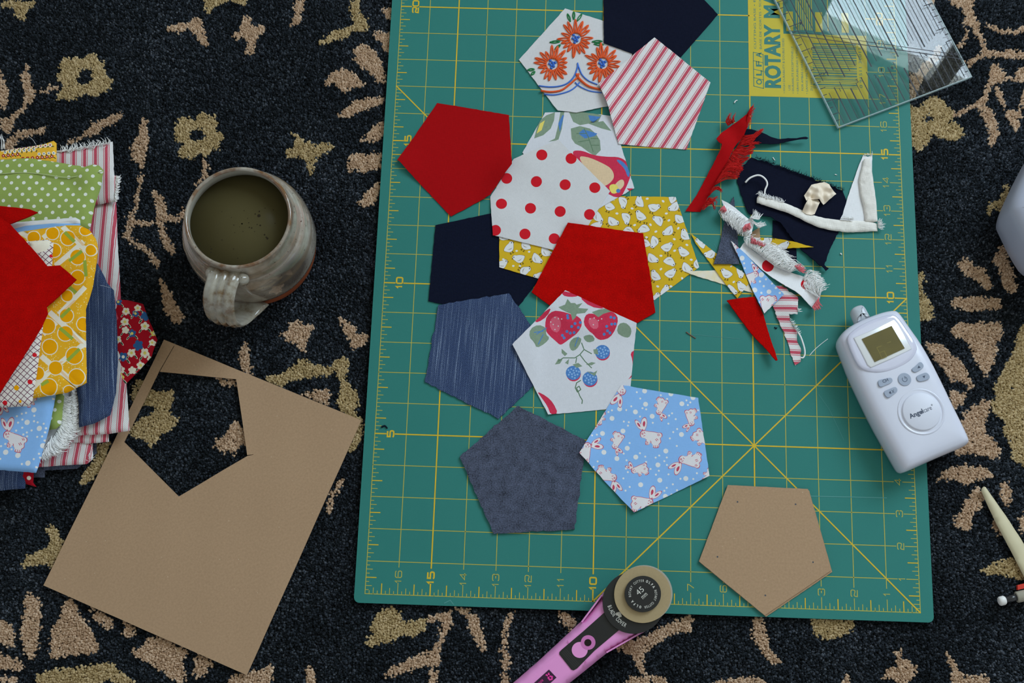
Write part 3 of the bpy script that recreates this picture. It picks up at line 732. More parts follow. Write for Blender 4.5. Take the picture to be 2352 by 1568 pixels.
for s, c, r, w_ in (('\u2022 HIGH DURABILITY & DOUBLE-SIDED', 3.80, 17.13, 2.05), ('USE', 3.62, 17.24, .2), ('\u2022 DURABILITE EXCEPTIONELLE', 3.50, 17.13, 1.75),
                  ('\u2022 GRAN DURABILIDAD Y UTILIDAD', 3.34, 17.13, 1.95), ('POR AMBAS CARAS', 3.18, 17.24, 1.15), ('\u2022 LANGE HALTBARKEIT', 3.03, 17.13, 1.4), ('ZU BENUTZEN', 2.87, 17.24, .9)):
    lt(s, c, r, 0.07, w_)
gp = [[IN(3.82, 19.35), IN(1, 19.35), IN(1, 22.4), IN(3.82, 22.4)]]
blk = decal('warning_panel', gp, ZP + 0.00006, m_labg, lab)
for i, (c0, c1) in enumerate(((3.72, 3.48), (2.72, 2.48), (1.82, 1.58))):
    decal('warning_tab', [[IN(c0, 19.45), IN(c1, 19.45), IN(c1, 20.2), IN(c0, 20.2)]], ZL, m_lab, blk)
for i in range(9):
    c0 = 3.38 - i * 0.075 if i < 8 else 2.3
    decal('warning_text_line', [[IN(c0, 19.5), IN(c0 - .03, 19.5), IN(c0 - .03, 22), IN(c0, 22)]], ZL, m_lab, blk)
bars = []; rr = 17.35; random.seed(3)
while rr < 19.05:
    w_ = random.choice([.02, .02, .035, .05]); bars.append([IN(2.85, rr), IN(1.35, rr), IN(1.35, rr + w_), IN(2.85, rr + w_)]); rr += w_ + random.choice([.022, .03, .045])
decal('barcode', bars, ZL, m_labg, lab)
lt('0 91511 30011 9', 1.18, 17.4, 0.10, 1.7)

m_scr = plain('mat_scratch', S(84, 148, 142), .7, .2)
for i, p in enumerate(([(1862,1139),(1950,1141),(2037,1143)], [(1880,905),(1905,940),(1938,1010)], [(1590,768),(1700,778)], [(1020,1385),(1034,1378),(1042,1388)], [(1640,560),(1680,620)])):
    decal('scratch', strip(PW(p, MATZ), .0007 if i in (0, 3) else .0003), ZP + .0001, m_scr, mat_t)
# ------------------------------------------------------------------ clear acrylic ruler
nt = NT('clear_acrylic'); tr = nt.n('ShaderNodeBsdfTransparent', {'Color': (0.95, 0.965, 0.965, 1)}); gl = nt.n('ShaderNodeBsdfGlossy', {'Color': (1, 1, 1, 1), 'Roughness': 0.015})
ge = nt.n('ShaderNodeNewGeometry'); dt = nt.n('ShaderNodeVectorMath', {0: ge.outputs['Incoming'], 1: ge.outputs['Normal']}, operation='DOT_PRODUCT')
fr = nt.math('ADD', 0.030, nt.math('MULTIPLY', 0.95, nt.math('POWER', nt.math('SUBTRACT', 1.0, nt.math('ABSOLUTE', dt.outputs['Value'])), 5.0)))
mx = nt.n('ShaderNodeMixShader', {0: fr, 1: tr.outputs[0], 2: gl.outputs[0]})
nt.t.links.new(mx.outputs[0], nt.out.inputs[0]); m_acr = nt.m
m_ink = plain('ruler_black_ink', S(46, 48, 54), 0.5, 0.3)
ang = math.radians(23.6); RU = np.array([math.cos(ang), math.sin(ang)]); RV = np.array([-math.sin(ang), math.cos(ang)])
r0 = np.array([-0.0527, 0.4029]); RWD, RLN = 0.1270, 0.305
def RL(u, v): return tuple(r0 + RU * u + RV * v)
rul = thing('quilting_ruler', (*RL(.06, .1), MATZ), 'clear acrylic quilting ruler with black inch lines over the yellow label', 'ruler')
prism('acrylic_plate', [RL(0, 0), RL(RWD, 0), RL(RWD, RLN), RL(0, RLN)], MATZ + .0004, MATZ + 0.0032, m_acr, rul, bev=0.0004)
m_edge = NT('painted_edge_highlight'); m_edge.s('Base Color', c4(S(176, 196, 198))); m_edge.s('Roughness', .3); m_edge.s('Alpha', .55); m_edge = m_edge.m  # pale colour for added strips that paint the highlight along the plate edges
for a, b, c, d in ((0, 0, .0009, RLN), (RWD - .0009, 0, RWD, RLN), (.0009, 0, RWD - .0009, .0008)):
    prism('edge_highlight_strip', [RL(a, b), RL(c, b), RL(c, d), RL(a, d)], MATZ + .0005, MATZ + .00335, m_edge, rul)
ZR = MATZ + 0.0034; ln = []
def rl(u0, v0, u1, v1, w): ln.extend(ribbon([RL(u0, v0), RL(u1, v1)], w))
k = 0
for i in range(1, 20):
    u = i * 0.00635; w_ = (0.0012, 0.0006, 0.0009, 0.0006)[i % 4]; g0 = 0.019 + (i % 4) * .003
    rl(u, 0.002, u, g0 + 0.010, w_); rl(u, g0 + 0.022, u, RLN - .003, w_)
rl(0.0, 0.094, RWD, 0.018, 0.0007); rl(0.0, 0.098, RWD, 0.022, 0.0005)
for i in range(1, 48):
    v = i * 0.003175 * 2; L = 0.0075 if i % 4 == 0 else (0.0045 if i % 2 == 0 else 0.003)
    rl(0.001, v, 0.001 + L, v, 0.0007); rl(RWD - .001, v, RWD - .001 - L, v, 0.0007)
decal('printed_lines', ln, ZR, m_ink, rul, True)
for i in range(1, 8):
    for j, (u, s) in enumerate(((0.0095, str(i)), (RWD - .0045, str(i)))):
        text('number', s, RL(u, i * INCH - .002), RV, 0.0042, ZR, m_ink, rul, 0.01, diry=RU)
for i in range(6):
    text('number', ['1', '2', '3', '4', '5', '6'][i], RL(0.016 + i * .0165, 0.033 + (i % 2) * .002), RU, 0.0034, ZR, m_ink, rul, 0.01, diry=-RV)
# ------------------------------------------------------------------ cloth materials
WHT = S(222, 222, 224); RED_T = S(190, 70, 90)
m_white = fabric('white_linen', S(212, 211, 212), 'plain', 0.10)
m_floralw = fabric('floral_white_ground', S(214, 215, 221), 'plain', 0.10)
m_navy = fabric('navy_wool', S(17, 21, 38), 'plain', 0.35)
m_navyt = fabric('navy_twill', S(17, 22, 40), 'twill', 0.45, bump=.6)
m_redlin = fabric('red_linen', S(166, 12, 17), 'plain', 0.18)
m_redfelt = fabric('red_felt', S(178, 5, 2), 'felt', 0.32)
m_reddark = fabric('dark_red_cotton', S(165, 18, 26), 'plain', 0.12)
m_grey = fabric('grey_wool_felt', S(72, 78, 96), 'felt', 0.9, sheen=0.12)
def _ticking(nt):
    u = nt.n('ShaderNodeSeparateXYZ', {0: nt.uv()}).outputs[0]
    t = nt.math('FRACT', nt.math('MULTIPLY', u, 1 / 0.905))
    d = nt.math('MULTIPLY', nt.math('ABSOLUTE', nt.math('SUBTRACT', t, 0.5)), 2.0)
    v = nt.n('ShaderNodeSeparateXYZ', {0: nt.uv()}).outputs[1]
    dash = nt.math('GREATER_THAN', nt.math('FRACT', nt.math('ADD', nt.math('MULTIPLY', v, 9.0), nt.math('MULTIPLY', u, 5.0))), 0.2)
    solid = nt.math('LESS_THAN', d, 0.28)
    thin_ = nt.math('MULTIPLY', nt.math('MULTIPLY', nt.math('GREATER_THAN', d, 0.41), nt.math('LESS_THAN', d, 0.57)), nt.math('ADD', nt.math('MULTIPLY', dash, .5), .5))
    f = nt.math('ADD', nt.math('MULTIPLY', solid, nt.math('ADD', nt.math('MULTIPLY', dash, .25), .75)), nt.math('MULTIPLY', thin_, .85))
    return nt.mix(f, S(224, 221, 220), S(194, 68, 90))
m_tick = fabric('red_ticking_stripe', None, 'twill', 0.10, colsock=_ticking)
m_tickw = fabric('ticking_cream', S(224, 218, 212), 'twill', 0.10)
def _denim(nt):
    a = nt.noise(nt.uv(18, 0.14), 1.0, 3, .6); b = nt.noise(nt.uv(30, 14), 1.0, 2)
    streak = nt.n('ShaderNodeMapRange', {'Value': a, 'From Min': .54, 'From Max': .68}).outputs[0]
    b = nt.n('ShaderNodeMapRange', {'Value': b, 'From Min': .3, 'From Max': .7}).outputs[0]
    base = nt.mix(b, S(24, 34, 62), S(78, 96, 134))
    return nt.mix(nt.math('MULTIPLY', streak, nt.math('ADD', b, .1)), base, S(160, 178, 206))
m_denim = fabric('streaky_blue_denim', None, 'twill', 0.25, colsock=_denim, bump=.5)
m_dot = fabric('red_polka_dye', S(206, 32, 44), 'plain', 0.07)
m_yel = fabric('yellow_cotton', S(214, 176, 42), 'plain', 0.05)
m_chick = fabric('chick_white_dye', S(226, 226, 226), 'plain', 0.04)
m_line_br = fabric('brown_line_dye', S(120, 84, 50), 'plain', 0.04)
m_blk = fabric('black_dye', S(26, 26, 28), 'plain', 0.04)
m_blue = fabric('sky_blue_cotton', S(138, 184, 236), 'plain', 0.05)
m_bunw = fabric('bunny_white_dye', S(226, 222, 224), 'plain', 0.04)
m_bunr = fabric('bunny_red_dye', S(196, 74, 98), 'plain', 0.05)
m_leaf = fabric('sage_leaf_dye', S(132, 152, 130), 'plain', 0.22)
m_leafd = fabric('deep_leaf_dye', S(98, 126, 100), 'plain', 0.22)
m_berry = fabric('strawberry_dye', S(204, 54, 82), 'plain', 0.20)
m_pink = fabric('pale_pink_dye', S(218, 100, 122), 'plain', 0.15)
m_blueb = fabric('blue_berry_dye', S(82, 130, 192), 'plain', 0.22)
m_blueb2 = fabric('light_blue_dye', S(140, 178, 222), 'plain', 0.15)
m_peach = fabric('pear_cream_dye', S(224, 196, 160), 'plain', 0.15)
m_yelp = fabric('pear_yellow_dye', S(232, 214, 110), 'plain', 0.15)
m_kraft = NT('kraft_card'); _a = m_kraft.noise(m_kraft.uv(), 6, 5, .65); _b = m_kraft.noise(m_kraft.uv(3, 14), 1, 3)
_v = m_kraft.n('ShaderNodeTexVoronoi', {'Vector': m_kraft.uv(), 'Scale': 1.2}).outputs[0]
_c = m_kraft.mix(_a, S(152, 123, 96), S(190, 158, 125)); _c = m_kraft.mix(m_kraft.math('MULTIPLY', m_kraft.math('LESS_THAN', _v, 0.035), .6), _c, S(222, 206, 184))
m_kraft.s('Base Color', _c); m_kraft.s('Roughness', 0.85); m_kraft.s('Specular IOR Level', 0.2); m_kraft.bump(_a, .15, .0001); m_kraft = m_kraft.m

def piece(name, px, mats, label, cat='fabric pentagon', group=None, view='N', **kw):
    o, zt = sheet(name, VW(view, px, kw.pop('zp', MATZ + .001)), mats, **kw)
    put(o, label, cat, group); return o, zt
ZF = MATZ + .0012
GP = 'cut pentagons spread on the mat'
def prn(view, pts, mi, z=ZF): return (VW(view, pts, z), mi)
def prs(view, pts, w, mi, z=ZF):
    k = VIEWS[view][2] * 2850
    return [(q, mi) for q in ribbon(VW(view, pts, z), w / k)]
def simil(shape, c, sc_, rot, flip):
    co, si = math.cos(rot), math.sin(rot)
    return [(c[0] + sc_ * (x * co - y * flip * si), c[1] + sc_ * (x * si + y * flip * co)) for x, y in shape]
# chick, drawn in 1/6 pixel units about its middle, facing right, y down
CH_BODY = smooth_loop([(-90,0),(-55,-28),(-12,-48),(25,-53),(40,-66),(64,-66),(84,-46),(80,-16),(64,10),(44,46),(10,66),(-30,60),(-64,30)], 1)
CH_BEAK = [(82,-40),(102,-28),(82,-22)]
def chick(view, c, head, flip, mats=(1, 2, 3), s=None):
    """prints of one chick: body centre, head point, side of the feet"""
    s = s or VIEWS[view][2] / 6.032
    a0 = math.atan2(-40 * flip, 60); a1 = math.atan2(head[1] - c[1], head[0] - c[0])
    T = lambda p, g=1.0: simil([(x * g, y * g) for x, y in p], c, s, a1 - a0, flip)
    w, br, bk = mats; out = []
    out.append(prn(view, T(CH_BODY, 1.05), br)); out.append(prn(view, T(CH_BODY, 0.985), w))
    out.append(prn(view, T(CH_BEAK), bk)); out.append(prn(view, T(circ(62, -42, 8, 8)), bk))
    for lx in (-22, 14):
        for p in ([(lx, 68), (lx, 92)], [(lx - 11, 94), (lx + 13, 90)], [(lx - 10, 80), (lx, 74)]): out += prs(view, T(p), 7 * s, bk)
    for d in (0, 14, 28): out += prs(view, T([(-30 + d, 12 + d * .3), (-14 + d, 28 + d * .1), (8 + d, 22)]), 3 * s, br)
    return out
# bunny, big and small, about its middle; from the photographed print (scale 5.058 per pixel)
BU_BODY = smooth_loop([(-115,-45),(-95,-80),(-60,-85),(-20,-75),(60,-68),(105,-55),(125,-60),(150,-45),(150,-10),(125,5),(140,55),(110,75),(112,120),(40,122),(38,80),(0,50),(0,85),(-50,85),(-50,45),(-30,30),(-60,5),(-100,0)], 1)
BU_EAR1 = smooth_loop([(-95,-90),(-150,-130),(-180,-195),(-172,-215),(-140,-205),(-105,-165),(-85,-110)], 1)
BU_EAR2 = smooth_loop([(-82,-95),(-108,-150),(-95,-220),(-62,-250),(-36,-225),(-32,-160),(-60,-85)], 1)
def bunny(view, c, ears, flip, s=1.0, small=False, mats=(1, 2)):
    k = VIEWS[view][2] / 5.058 * s
    a0 = math.atan2(-170 * flip, -105); a1 = math.atan2(ears[1] - c[1], ears[0] - c[0])
    T = lambda p: simil(p, c, k, a1 - a0, flip); wh, rd = mats; out = []
    def shr(p, g):
        a = np.asarray(p); m = a.mean(0); r = np.hypot(*(a - m).T).mean(); return [tuple(m + (q - m) * (1 - g / r)) for q in a]
    e1, e2 = BU_EAR1, BU_EAR2
    if small: e1, e2 = [tuple(np.array(p) * .75 + np.array((-25, -15))) for p in e1], [tuple(np.array(p) * .75 + np.array((-22, -15))) for p in e2]
    for p in (BU_BODY, e1, e2): out.append(prn(view, T(shr(p, -6 / s)), rd))
    for p in (BU_BODY, e1, e2): out.append(prn(view, T(shr(p, 1)), wh))
    for p in (e1, e2):
        a = np.asarray(p); m = a.mean(0); out.append(prn(view, T([tuple(m + (q - m) * .45) for q in a]), rd))
    out.append(prn(view, T(circ(-88, -48, 13, 8)), rd)); out.append(prn(view, T(circ(-88, -48, 6, 6)), wh))
    for p in ([(-50, 40), (-20, 60)], [(-40, 78), (-40, 60)], [(-22, 80), (-22, 62)], [(52, 118), (52, 95)], [(74, 118), (74, 95)], [(94, 116), (96, 95)], [(95, -40), (110, -20)], [(110, -45), (125, -25)], [(70, 20), (90, 40)], [(85, 10), (105, 30)], [(10, 40), (20, 60)], [(-70, -70), (-55, -50)], [(-75, -20), (-55, -25)]):
        out += prs(view, T(p), 7 * k, rd)
    return out
def dots(outline, avoid, n, sizes, mi, seed, mind=0.0011):
    rg = np.random.default_rng(seed); a = np.asarray(outline); lo, hi = a.min(0), a.max(0); put_, out = [], []
    for big in (1, 0):
        for _ in range(n * 6):
            r = sizes[0] if big else sizes[1]; p = rg.uniform(lo, hi)
            if any(np.hypot(*(p - q[:2])) < r + q[2] + (mind * 5 if (big and q[3]) else mind) for q in put_): continue
            if any(np.hypot(*(p - q[:2])) < q[2] + r for q in avoid): continue
            if not pip(outline, np.array([p[0]]), np.array([p[1]]))[0]: continue
            put_.append((p[0], p[1], r, big))
            if len([q for q in put_ if q[3] == big]) > n * (.35 if big else 1): break
    return [(circ(x, y, r, 12 if b else 7), mi) for x, y, r, b in put_]

# ------------------------------------------------------------------ the pentagons, lowest first
o, _ = piece('navy_pentagon', [(1000,517),(1127,490),(1240,560),(1240,640),(1170,730),(984,691)], [m_navyt], 'navy twill pentagon tucked under the denim and polka dot pentagons', group=None, thick=.0008, uvrot=.6, seed=1)
ym = [m_yel, m_chick, m_line_br, m_blk]
ol = [(1146,470),(1147,614),(1236,640),(1300,600),(1290,480)]; pr = []
for c, h, f in (((835,180),(850,150),1), ((895,245),(862,238),-1), ((1000,245),(1030,265),1), ((928,322),(950,310),-1), ((935,165),(925,140),-1), ((1055,205),(1085,215),1), ((790,280),(815,262),1), ((800,110),(830,120),1), ((1020,350),(990,352),-1)):
    pr += chick('I', c, h, f)
for p in ((880,200),(955,205),(860,290),(900,290),(800,250)): pr.append(prn('I', circ(*p, 8, 8, 6), 1))
piece('chick_print_pentagon', ol, ym, 'yellow chick print piece peeping out under the polka dot pentagon', prints=pr, uvrot=.2, seed=2)
ol = [(1375,449),(1552,452),(1606,613),(1503,689),(1335,575),(1330,500)]; pr = []
for c, h, f in (((360,195),(320,140),-1), ((545,140),(550,195),-1), ((780,140),(775,80),-1), ((975,215),(1045,198),1), ((1260,205),(1215,225),-1), ((405,410),(465,428),1), ((590,360),(602,432),-1),
                ((795,335),(750,272),-1), ((1040,400),(970,355),1), ((1335,375),(1400,385),1), ((840,515),(770,545),1), ((1180,540),(1105,578),-1), ((1410,600),(1385,525),-1), ((980,690),(950,768),-1),
                ((1155,765),(1215,722),1), ((1390,835),(1335,775),-1), ((955,920),(1015,945),1), ((1190,965),(1255,1012),-1), ((1430,1050),(1490,1085),1), ((1000,1165),(970,1105),-1), ((1205,1130),(1260,1085),1),
                ((1130,1375),(1150,1320),1), ((200,345),(230,375),1), ((180,470),(230,440),1), ((620,545),(560,570),1), ((850,720),(800,740),1), ((1000,1480),(1010,1460),1), ((1590,1000),(1600,960),-1), ((1230,80),(1210,40),1)):
    pr += chick('Z8', c, h, f)
for p in ((415,105),(885,95),(1105,130),(675,230),(465,300),(1150,300),(1185,395),(710,460),(930,455),(1315,505),(1005,550),(875,630),(1260,655),(1435,735),(1265,815),(1075,885),(1495,940),(1075,1070),(1030,1310),(1215,1310),(1370,1200)):
    pr.append(prn('Z8', circ(*p, 22, 8, 15, random.uniform(-1, 1)), 1))
piece('chick_print_pentagon', ol, ym, 'mustard yellow pentagon printed with white chicks beside the red felt', prints=pr, uvrot=.1, seed=3)
# pear and leaf print
pr = [prn('H', p, m) for p, m in (
 ([(1060,690),(1110,672),(1105,720),(1085,770),(1040,810),(985,830),(1000,770),(1020,720)], 1), ([(1145,660),(1168,660),(1152,770),(1130,840),(1070,850),(1110,830),(1127,760)], 1),
 ([(1190,660),(1250,655),(1390,690),(1370,730),(1260,750),(1220,730)], 1), ([(1205,770),(1260,755),(1320,770),(1355,800),(1380,840),(1385,900),(1350,935),(1310,910),(1270,880),(1230,860),(1210,830)], 1),
 ([(1310,740),(1400,725),(1450,785),(1390,770)], 1), ([(1130,740),(1155,690),(1165,690),(1140,790)], 2), ([(1310,690),(1385,700),(1340,735),(1320,720)], 2), ([(1250,800),(1280,775),(1365,800),(1350,815),(1290,830)], 2),
 ([(1020,740),(1050,720),(1030,780),(1000,800)], 6),
 (smooth_loop([(1205,905),(1270,900),(1340,930),(1420,940),(1500,940),(1550,975),(1570,1040),(1545,1110),(1500,1200),(1400,1150),(1330,1070),(1250,970)]), 3),
 (smooth_loop([(1240,935),(1310,940),(1400,980),(1450,1010),(1470,1060),(1440,1100),(1400,1120),(1340,1070)]), 4), (smooth_loop([(1480,1090),(1520,1070),(1530,1110),(1490,1150),(1440,1160)]), 4),
 (smooth_loop([(1470,955),(1510,960),(1555,1010),(1560,1060),(1545,1060),(1530,1010)]), 2), (smooth_loop([(1430,1110),(1480,1100),(1500,1150),(1450,1170)]), 6), (circ(1490, 1145, 13, 10), 2),
 ([(1540,1130),(1580,1130),(1560,1150)], 3))]
for p in ([(1285,770),(1310,820),(1340,910)], [(1300,800),(1240,800)], [(1315,840),(1250,850)], [(1325,830),(1370,830)], [(1330,870),(1375,870)]): pr += prs('H', p, 5, 5)
piece('pear_print_pentagon', [(1252,258),(1330,256),(1405,266),(1457,432),(1330,505),(1200,350)], [m_floralw, m_leaf, m_blueb, m_berry, m_peach, m_leafd, m_yelp], 'white pentagon with grey green leaves and a pink pear', prints=pr, seed=4)
# embroidered linen
emb, ez = piece('embroidered_pentagon', [(1298,19),(1386,48),(1446,75),(1452,125),(1400,243),(1324,259),(1281,254),(1192,137)], [m_white], 'white linen pentagon embroidered with orange flowers', seed=5, wav=.0004)
m_or = plain('orange_floss', S(226, 88, 34), 0.6, 0.3, noise=.2, nscale=900); m_bl = plain('blue_floss', S(66, 116, 206), 0.6, 0.3, noise=.2, nscale=900); m_gn = plain('green_floss', S(24, 122, 66), 0.6, 0.3, noise=.2, nscale=900)
def floss(name, pts, r, mat, parent, zt, closed=False):
    w = spline(VW('Z7', pts, ZF), max(6, 3 * len(pts))) if len(pts) > 2 else np.array(resample(VW('Z7', pts, ZF), .0012, closed=False))
    w = [(x, y, zt(x, y) + r * .5) for x, y in w]
    return tubes(name, [w], r, mat, parent, sides=6, taper=.85)
random.seed(5)
for fc, n in (((858, 480), 17), ((535, 832), 17), ((1228, 822), 17)):
    for i in range(n):
        a = 2 * math.pi * (i + random.uniform(-.2, .2)) / n - 1.6; L = random.uniform(195, 265) * (1.1 if i == 0 else 1)
        d = np.array([math.cos(a), math.sin(a)]); q = np.array([-d[1], d[0]]); b = np.array(fc) + d * 78; t = np.array(fc) + d * L; m = np.array(fc) + d * (L * .6)
        floss('petal_stitch', [b + q * 5, m + q * 17, t, m - q * 17, b - q * 5], .0008, m_or, emb, ez)
    for i in range(8):
        a = i * 2.4; rr = 14 + 6.5 * i; x, y = VW('Z7', [(fc[0] + rr * math.cos(a), fc[1] + rr * math.sin(a))], ZF)[0]
        lathe('knot', [(0.0001, ez(x, y) + .0015), (.0009, ez(x, y) + .0012), (.0013, ez(x, y) + .0005), (.001, ez(x, y) - .0001)][::-1], x, y, m_bl, emb, seg=8)
for b, t in (((785,240),(745,130)), ((832,210),(832,100)), ((875,235),(945,130)), ((500,525),(640,515)), ((570,625),(645,560)), ((190,910),(285,900)), ((240,980),(292,930)), ((1085,518),(1225,512)), ((1110,550),(1245,560))):
    b, t = np.array(b, float), np.array(t, float); q = np.array([-(t - b)[1], (t - b)[0]]); q = q / np.hypot(*q) * 14; m = (b + t) / 2
    floss('leaf_stitch', [b, m + q, t, m - q, b], .0006, m_gn, emb, ez)
for pts, mt, r in (([(345,1130),(500,1145),(650,1130),(760,1080),(840,990),(885,860),(882,810),(905,880),(950,980),(1040,1060),(1160,1110)], m_bl, .0007),
               ([(375,1200),(520,1215),(660,1190),(760,1120),(840,1050),(880,1010),(865,960)], m_or, .0011), ([(885,1000),(900,960)], m_or, .001), ([(890,1010),(960,1080),(1050,1140),(1200,1180)], m_or, .0011),
               ([(415,1245),(560,1255),(700,1225),(800,1185),(880,1120),(910,1080)], m_bl, .0007), ([(850,1080),(900,1125),(960,1160),(1060,1200),(1220,1225)], m_bl, .0007)):
    floss('scroll_stitch', pts, r, mt, emb, ez)
piece('navy_pentagon', [(1385,-70),(1387,100),(1450,123),(1540,158),(1649,33),(1600,-20),(1500,-90)], [m_navy], 'plain navy pentagon overlapping the embroidered one', seed=6, thick=.0009, uvrot=.05)
ol = [(1282,321),(1401,440),(1352,517),(1300,582),(1132,541),(1126,452),(1180,365)]
pr = [prn('N', circ(x, y, 12.8, 20, 12.4), 1) for x, y in ((1244.4,356.2),(1311.7,364.6),(1163.7,409.3),(1232,417),(1298,424.6),(1366,432),(1151.8,468.6),(1218.4,478.6),(1286.5,486),(1354,493.5),(1138,530),(1205.8,538.6),(1273,548.6))]
po, pz = piece('polka_dot_pentagon', ol, [m_white, m_dot], 'white pentagon with large red polka dots under the red pieces', prints=pr, seed=7, uvrot=.5, wav=.0004)
# corners come loose and lift
piece('ticking_stripe_pentagon', [(1503,87),(1632,189),(1577,343),(1421,331),(1397,250),(1375,195)], [m_tick], 'white pentagon with red ticking stripes', thick=.0007, seed=8, uvrot=math.radians(-31), uvo=(.33, 0),
      lift=[(*P(1380, 240, MATZ)[:2], .004, .02)])
rl_, _ = piece('red_pentagon', [(1004,236),(1169,264),(1176,382),(1126,449),(1036,497),(917,372),(913,370)], [m_redlin], 'dark red linen pentagon beside the fifteen inch mark', seed=9, lift=[(*P(1180, 400, MATZ)[:2], .006, .018), (*P(920, 380, MATZ)[:2], .003, .015)], wav=.0005)
piece('red_felt_pentagon', [(1304,514),(1477,537),(1505,718),(1461,743),(1340,755),(1221,672)], [m_redfelt], 'bright red wool felt pentagon above the strawberry print', thick=.0016, seed=10, lift=[(*P(1495, 640, MATZ)[:2], .003, .015)], wav=.0005)
piece('denim_pentagon', [(1169,674),(1007,701),(976,877),(1145,962),(1225,885),(1218,745)], [m_denim], 'streaky blue denim pentagon', thick=.0010, seed=11, uvrot=math.radians(-3), jit=.0003)
piece('grey_felt_pentagon', [(1190,932),(1347,1013),(1320,1215),(1134,1226),(1056,1049)], [m_grey], 'charcoal grey wool felt pentagon with a wispy corner', thick=.0016, seed=12, jit=.0003)
# strawberry print
pr = [prn('I', smooth_loop(p, 1) if sm else p, m) for p, m, sm in (
 ([(1150,440),(1240,462),(1250,475),(1200,480),(1155,470)], 3, 1), ([(1255,480),(1300,480),(1380,530),(1410,552),(1320,538)], 3, 1), ([(985,625),(1040,570),(1090,540),(1065,590),(1010,628)], 3, 1),
 ([(1000,1040),(1060,1070),(1100,1110),(1130,1175),(1085,1185),(1065,1130),(1030,1080)], 3, 1), ([(1562,810),(1595,790),(1598,830),(1578,900),(1575,850)], 3, 1), ([(1550,970),(1580,930),(1572,955)], 3, 0),
 ([(1050,640),(1060,590),(1100,560),(1150,565),(1200,580),(1260,600),(1275,640),(1250,690),(1200,725),(1160,755),(1140,763),(1115,740),(1080,710),(1055,680)], 3, 1),
 ([(1280,640),(1290,590),(1320,575),(1380,590),(1430,560),(1470,575),(1490,610),(1475,670),(1440,720),(1390,735),(1360,725),(1340,700),(1310,680)], 3, 1),
 ([(1075,640),(1090,600),(1130,590),(1150,640),(1130,690),(1095,680)], 4, 1), ([(1305,620),(1330,600),(1370,620),(1370,670),(1330,670)], 4, 1),
 ([(1130,540),(1170,525),(1185,490),(1205,515),(1230,515),(1240,525),(1275,515),(1250,545),(1310,550),(1290,575),(1240,580),(1235,600),(1215,620),(1205,580),(1180,570),(1150,555)], 1, 0),
 ([(1330,570),(1370,555),(1410,548),(1450,565),(1400,580),(1370,600),(1350,585)], 1, 0), ([(960,670),(1010,640),(1060,660),(1055,700),(1080,720),(1050,755),(1000,785),(985,750),(955,720)], 1, 1),
 ([(1490,640),(1530,630),(1565,660),(1570,690),(1555,720),(1520,715),(1480,690)], 1, 1), ([(1200,740),(1230,715),(1270,720),(1265,750),(1240,790),(1210,800),(1195,770)], 1, 1), ([(1280,710),(1330,700),(1355,735),(1310,750),(1285,730)], 1, 1),
 ([(1150,785),(1185,815),(1170,830),(1150,810)], 1, 0), ([(1110,880),(1130,845),(1155,850),(1140,875)], 1, 0), ([(1170,870),(1195,845),(1190,880)], 1, 0), ([(1295,880),(1330,865),(1355,870),(1330,885)], 1, 0))]
for p in ([(1270,750),(1285,790),(1260,820),(1230,840),(1160,840),(1130,860)], [(1260,820),(1290,860),(1330,900)], [(1285,790),(1330,815)], [(1240,840),(1235,870)], [(1265,975),(1240,990),(1232,1020),(1245,1045),(1265,1030),(1255,1010),(1240,1020),(1260,1070),(1275,1095),(1272,1115)]):
    pr += prs('I', p, 6, 5)
for p in ([(1000,700),(1060,660)], [(1010,760),(1040,700)], [(985,690),(1040,680)], [(1230,770),(1250,715)]): pr += prs('I', p, 5, 2)
for cx, cy in ((1395, 805), (1220, 930), (1320, 965)):
    pr.append(prn('I', circ(cx + 2, cy + 6, 44, 18, 45), 3)); pr.append(prn('I', circ(cx, cy, 45, 18, 43), 2))
    for i in range(14):
        a = i * 2.4; r_ = 9.5 * math.sqrt(i + .3); pr.append(prn('I', circ(cx + r_ * math.cos(a), cy + r_ * math.sin(a), 6, 7), 6))
for p, m in (([(1215,880),(1250,870),(1275,890),(1240,900)], 1), ([(1300,920),(1340,930),(1365,915),(1350,950)], 1), ([(1340,790),(1365,785),(1370,820),(1345,815)], 1)): pr.append(prn('I', p, m))
for p in ((1185,590),(1262,632),(1210,655),(1230,638),(1250,662),(1225,690),(1182,682),(1202,692),(1165,720),(1187,605),(1155,705),(1445,600),(1465,605),(1450,642),(1420,655),(1440,692),(1405,700),(1470,640),(1425,680)): pr.append(prn('I', circ(*p, 9, 8), 2))
for p in ((1110,600),(1130,608),(1150,610),(1100,640),(1130,650),(1085,625),(1110,670),(1320,610),(1345,605),(1370,620),(1340,645),(1390,610)): pr.append(prn('I', circ(*p, 4, 6), 7))
piece('strawberry_print_pentagon', [(1298,668),(1462,743),(1448,890),(1440,935),(1259,952),(1177,792)], [m_floralw, m_leaf, m_blueb, m_berry, m_pink, m_leafd, m_blueb2, m_white], 'white pentagon printed with strawberries and blue berries', prints=pr, seed=13, uvrot=.4, lift=[(*P(1190, 800, MATZ)[:2], .0015, .02)])
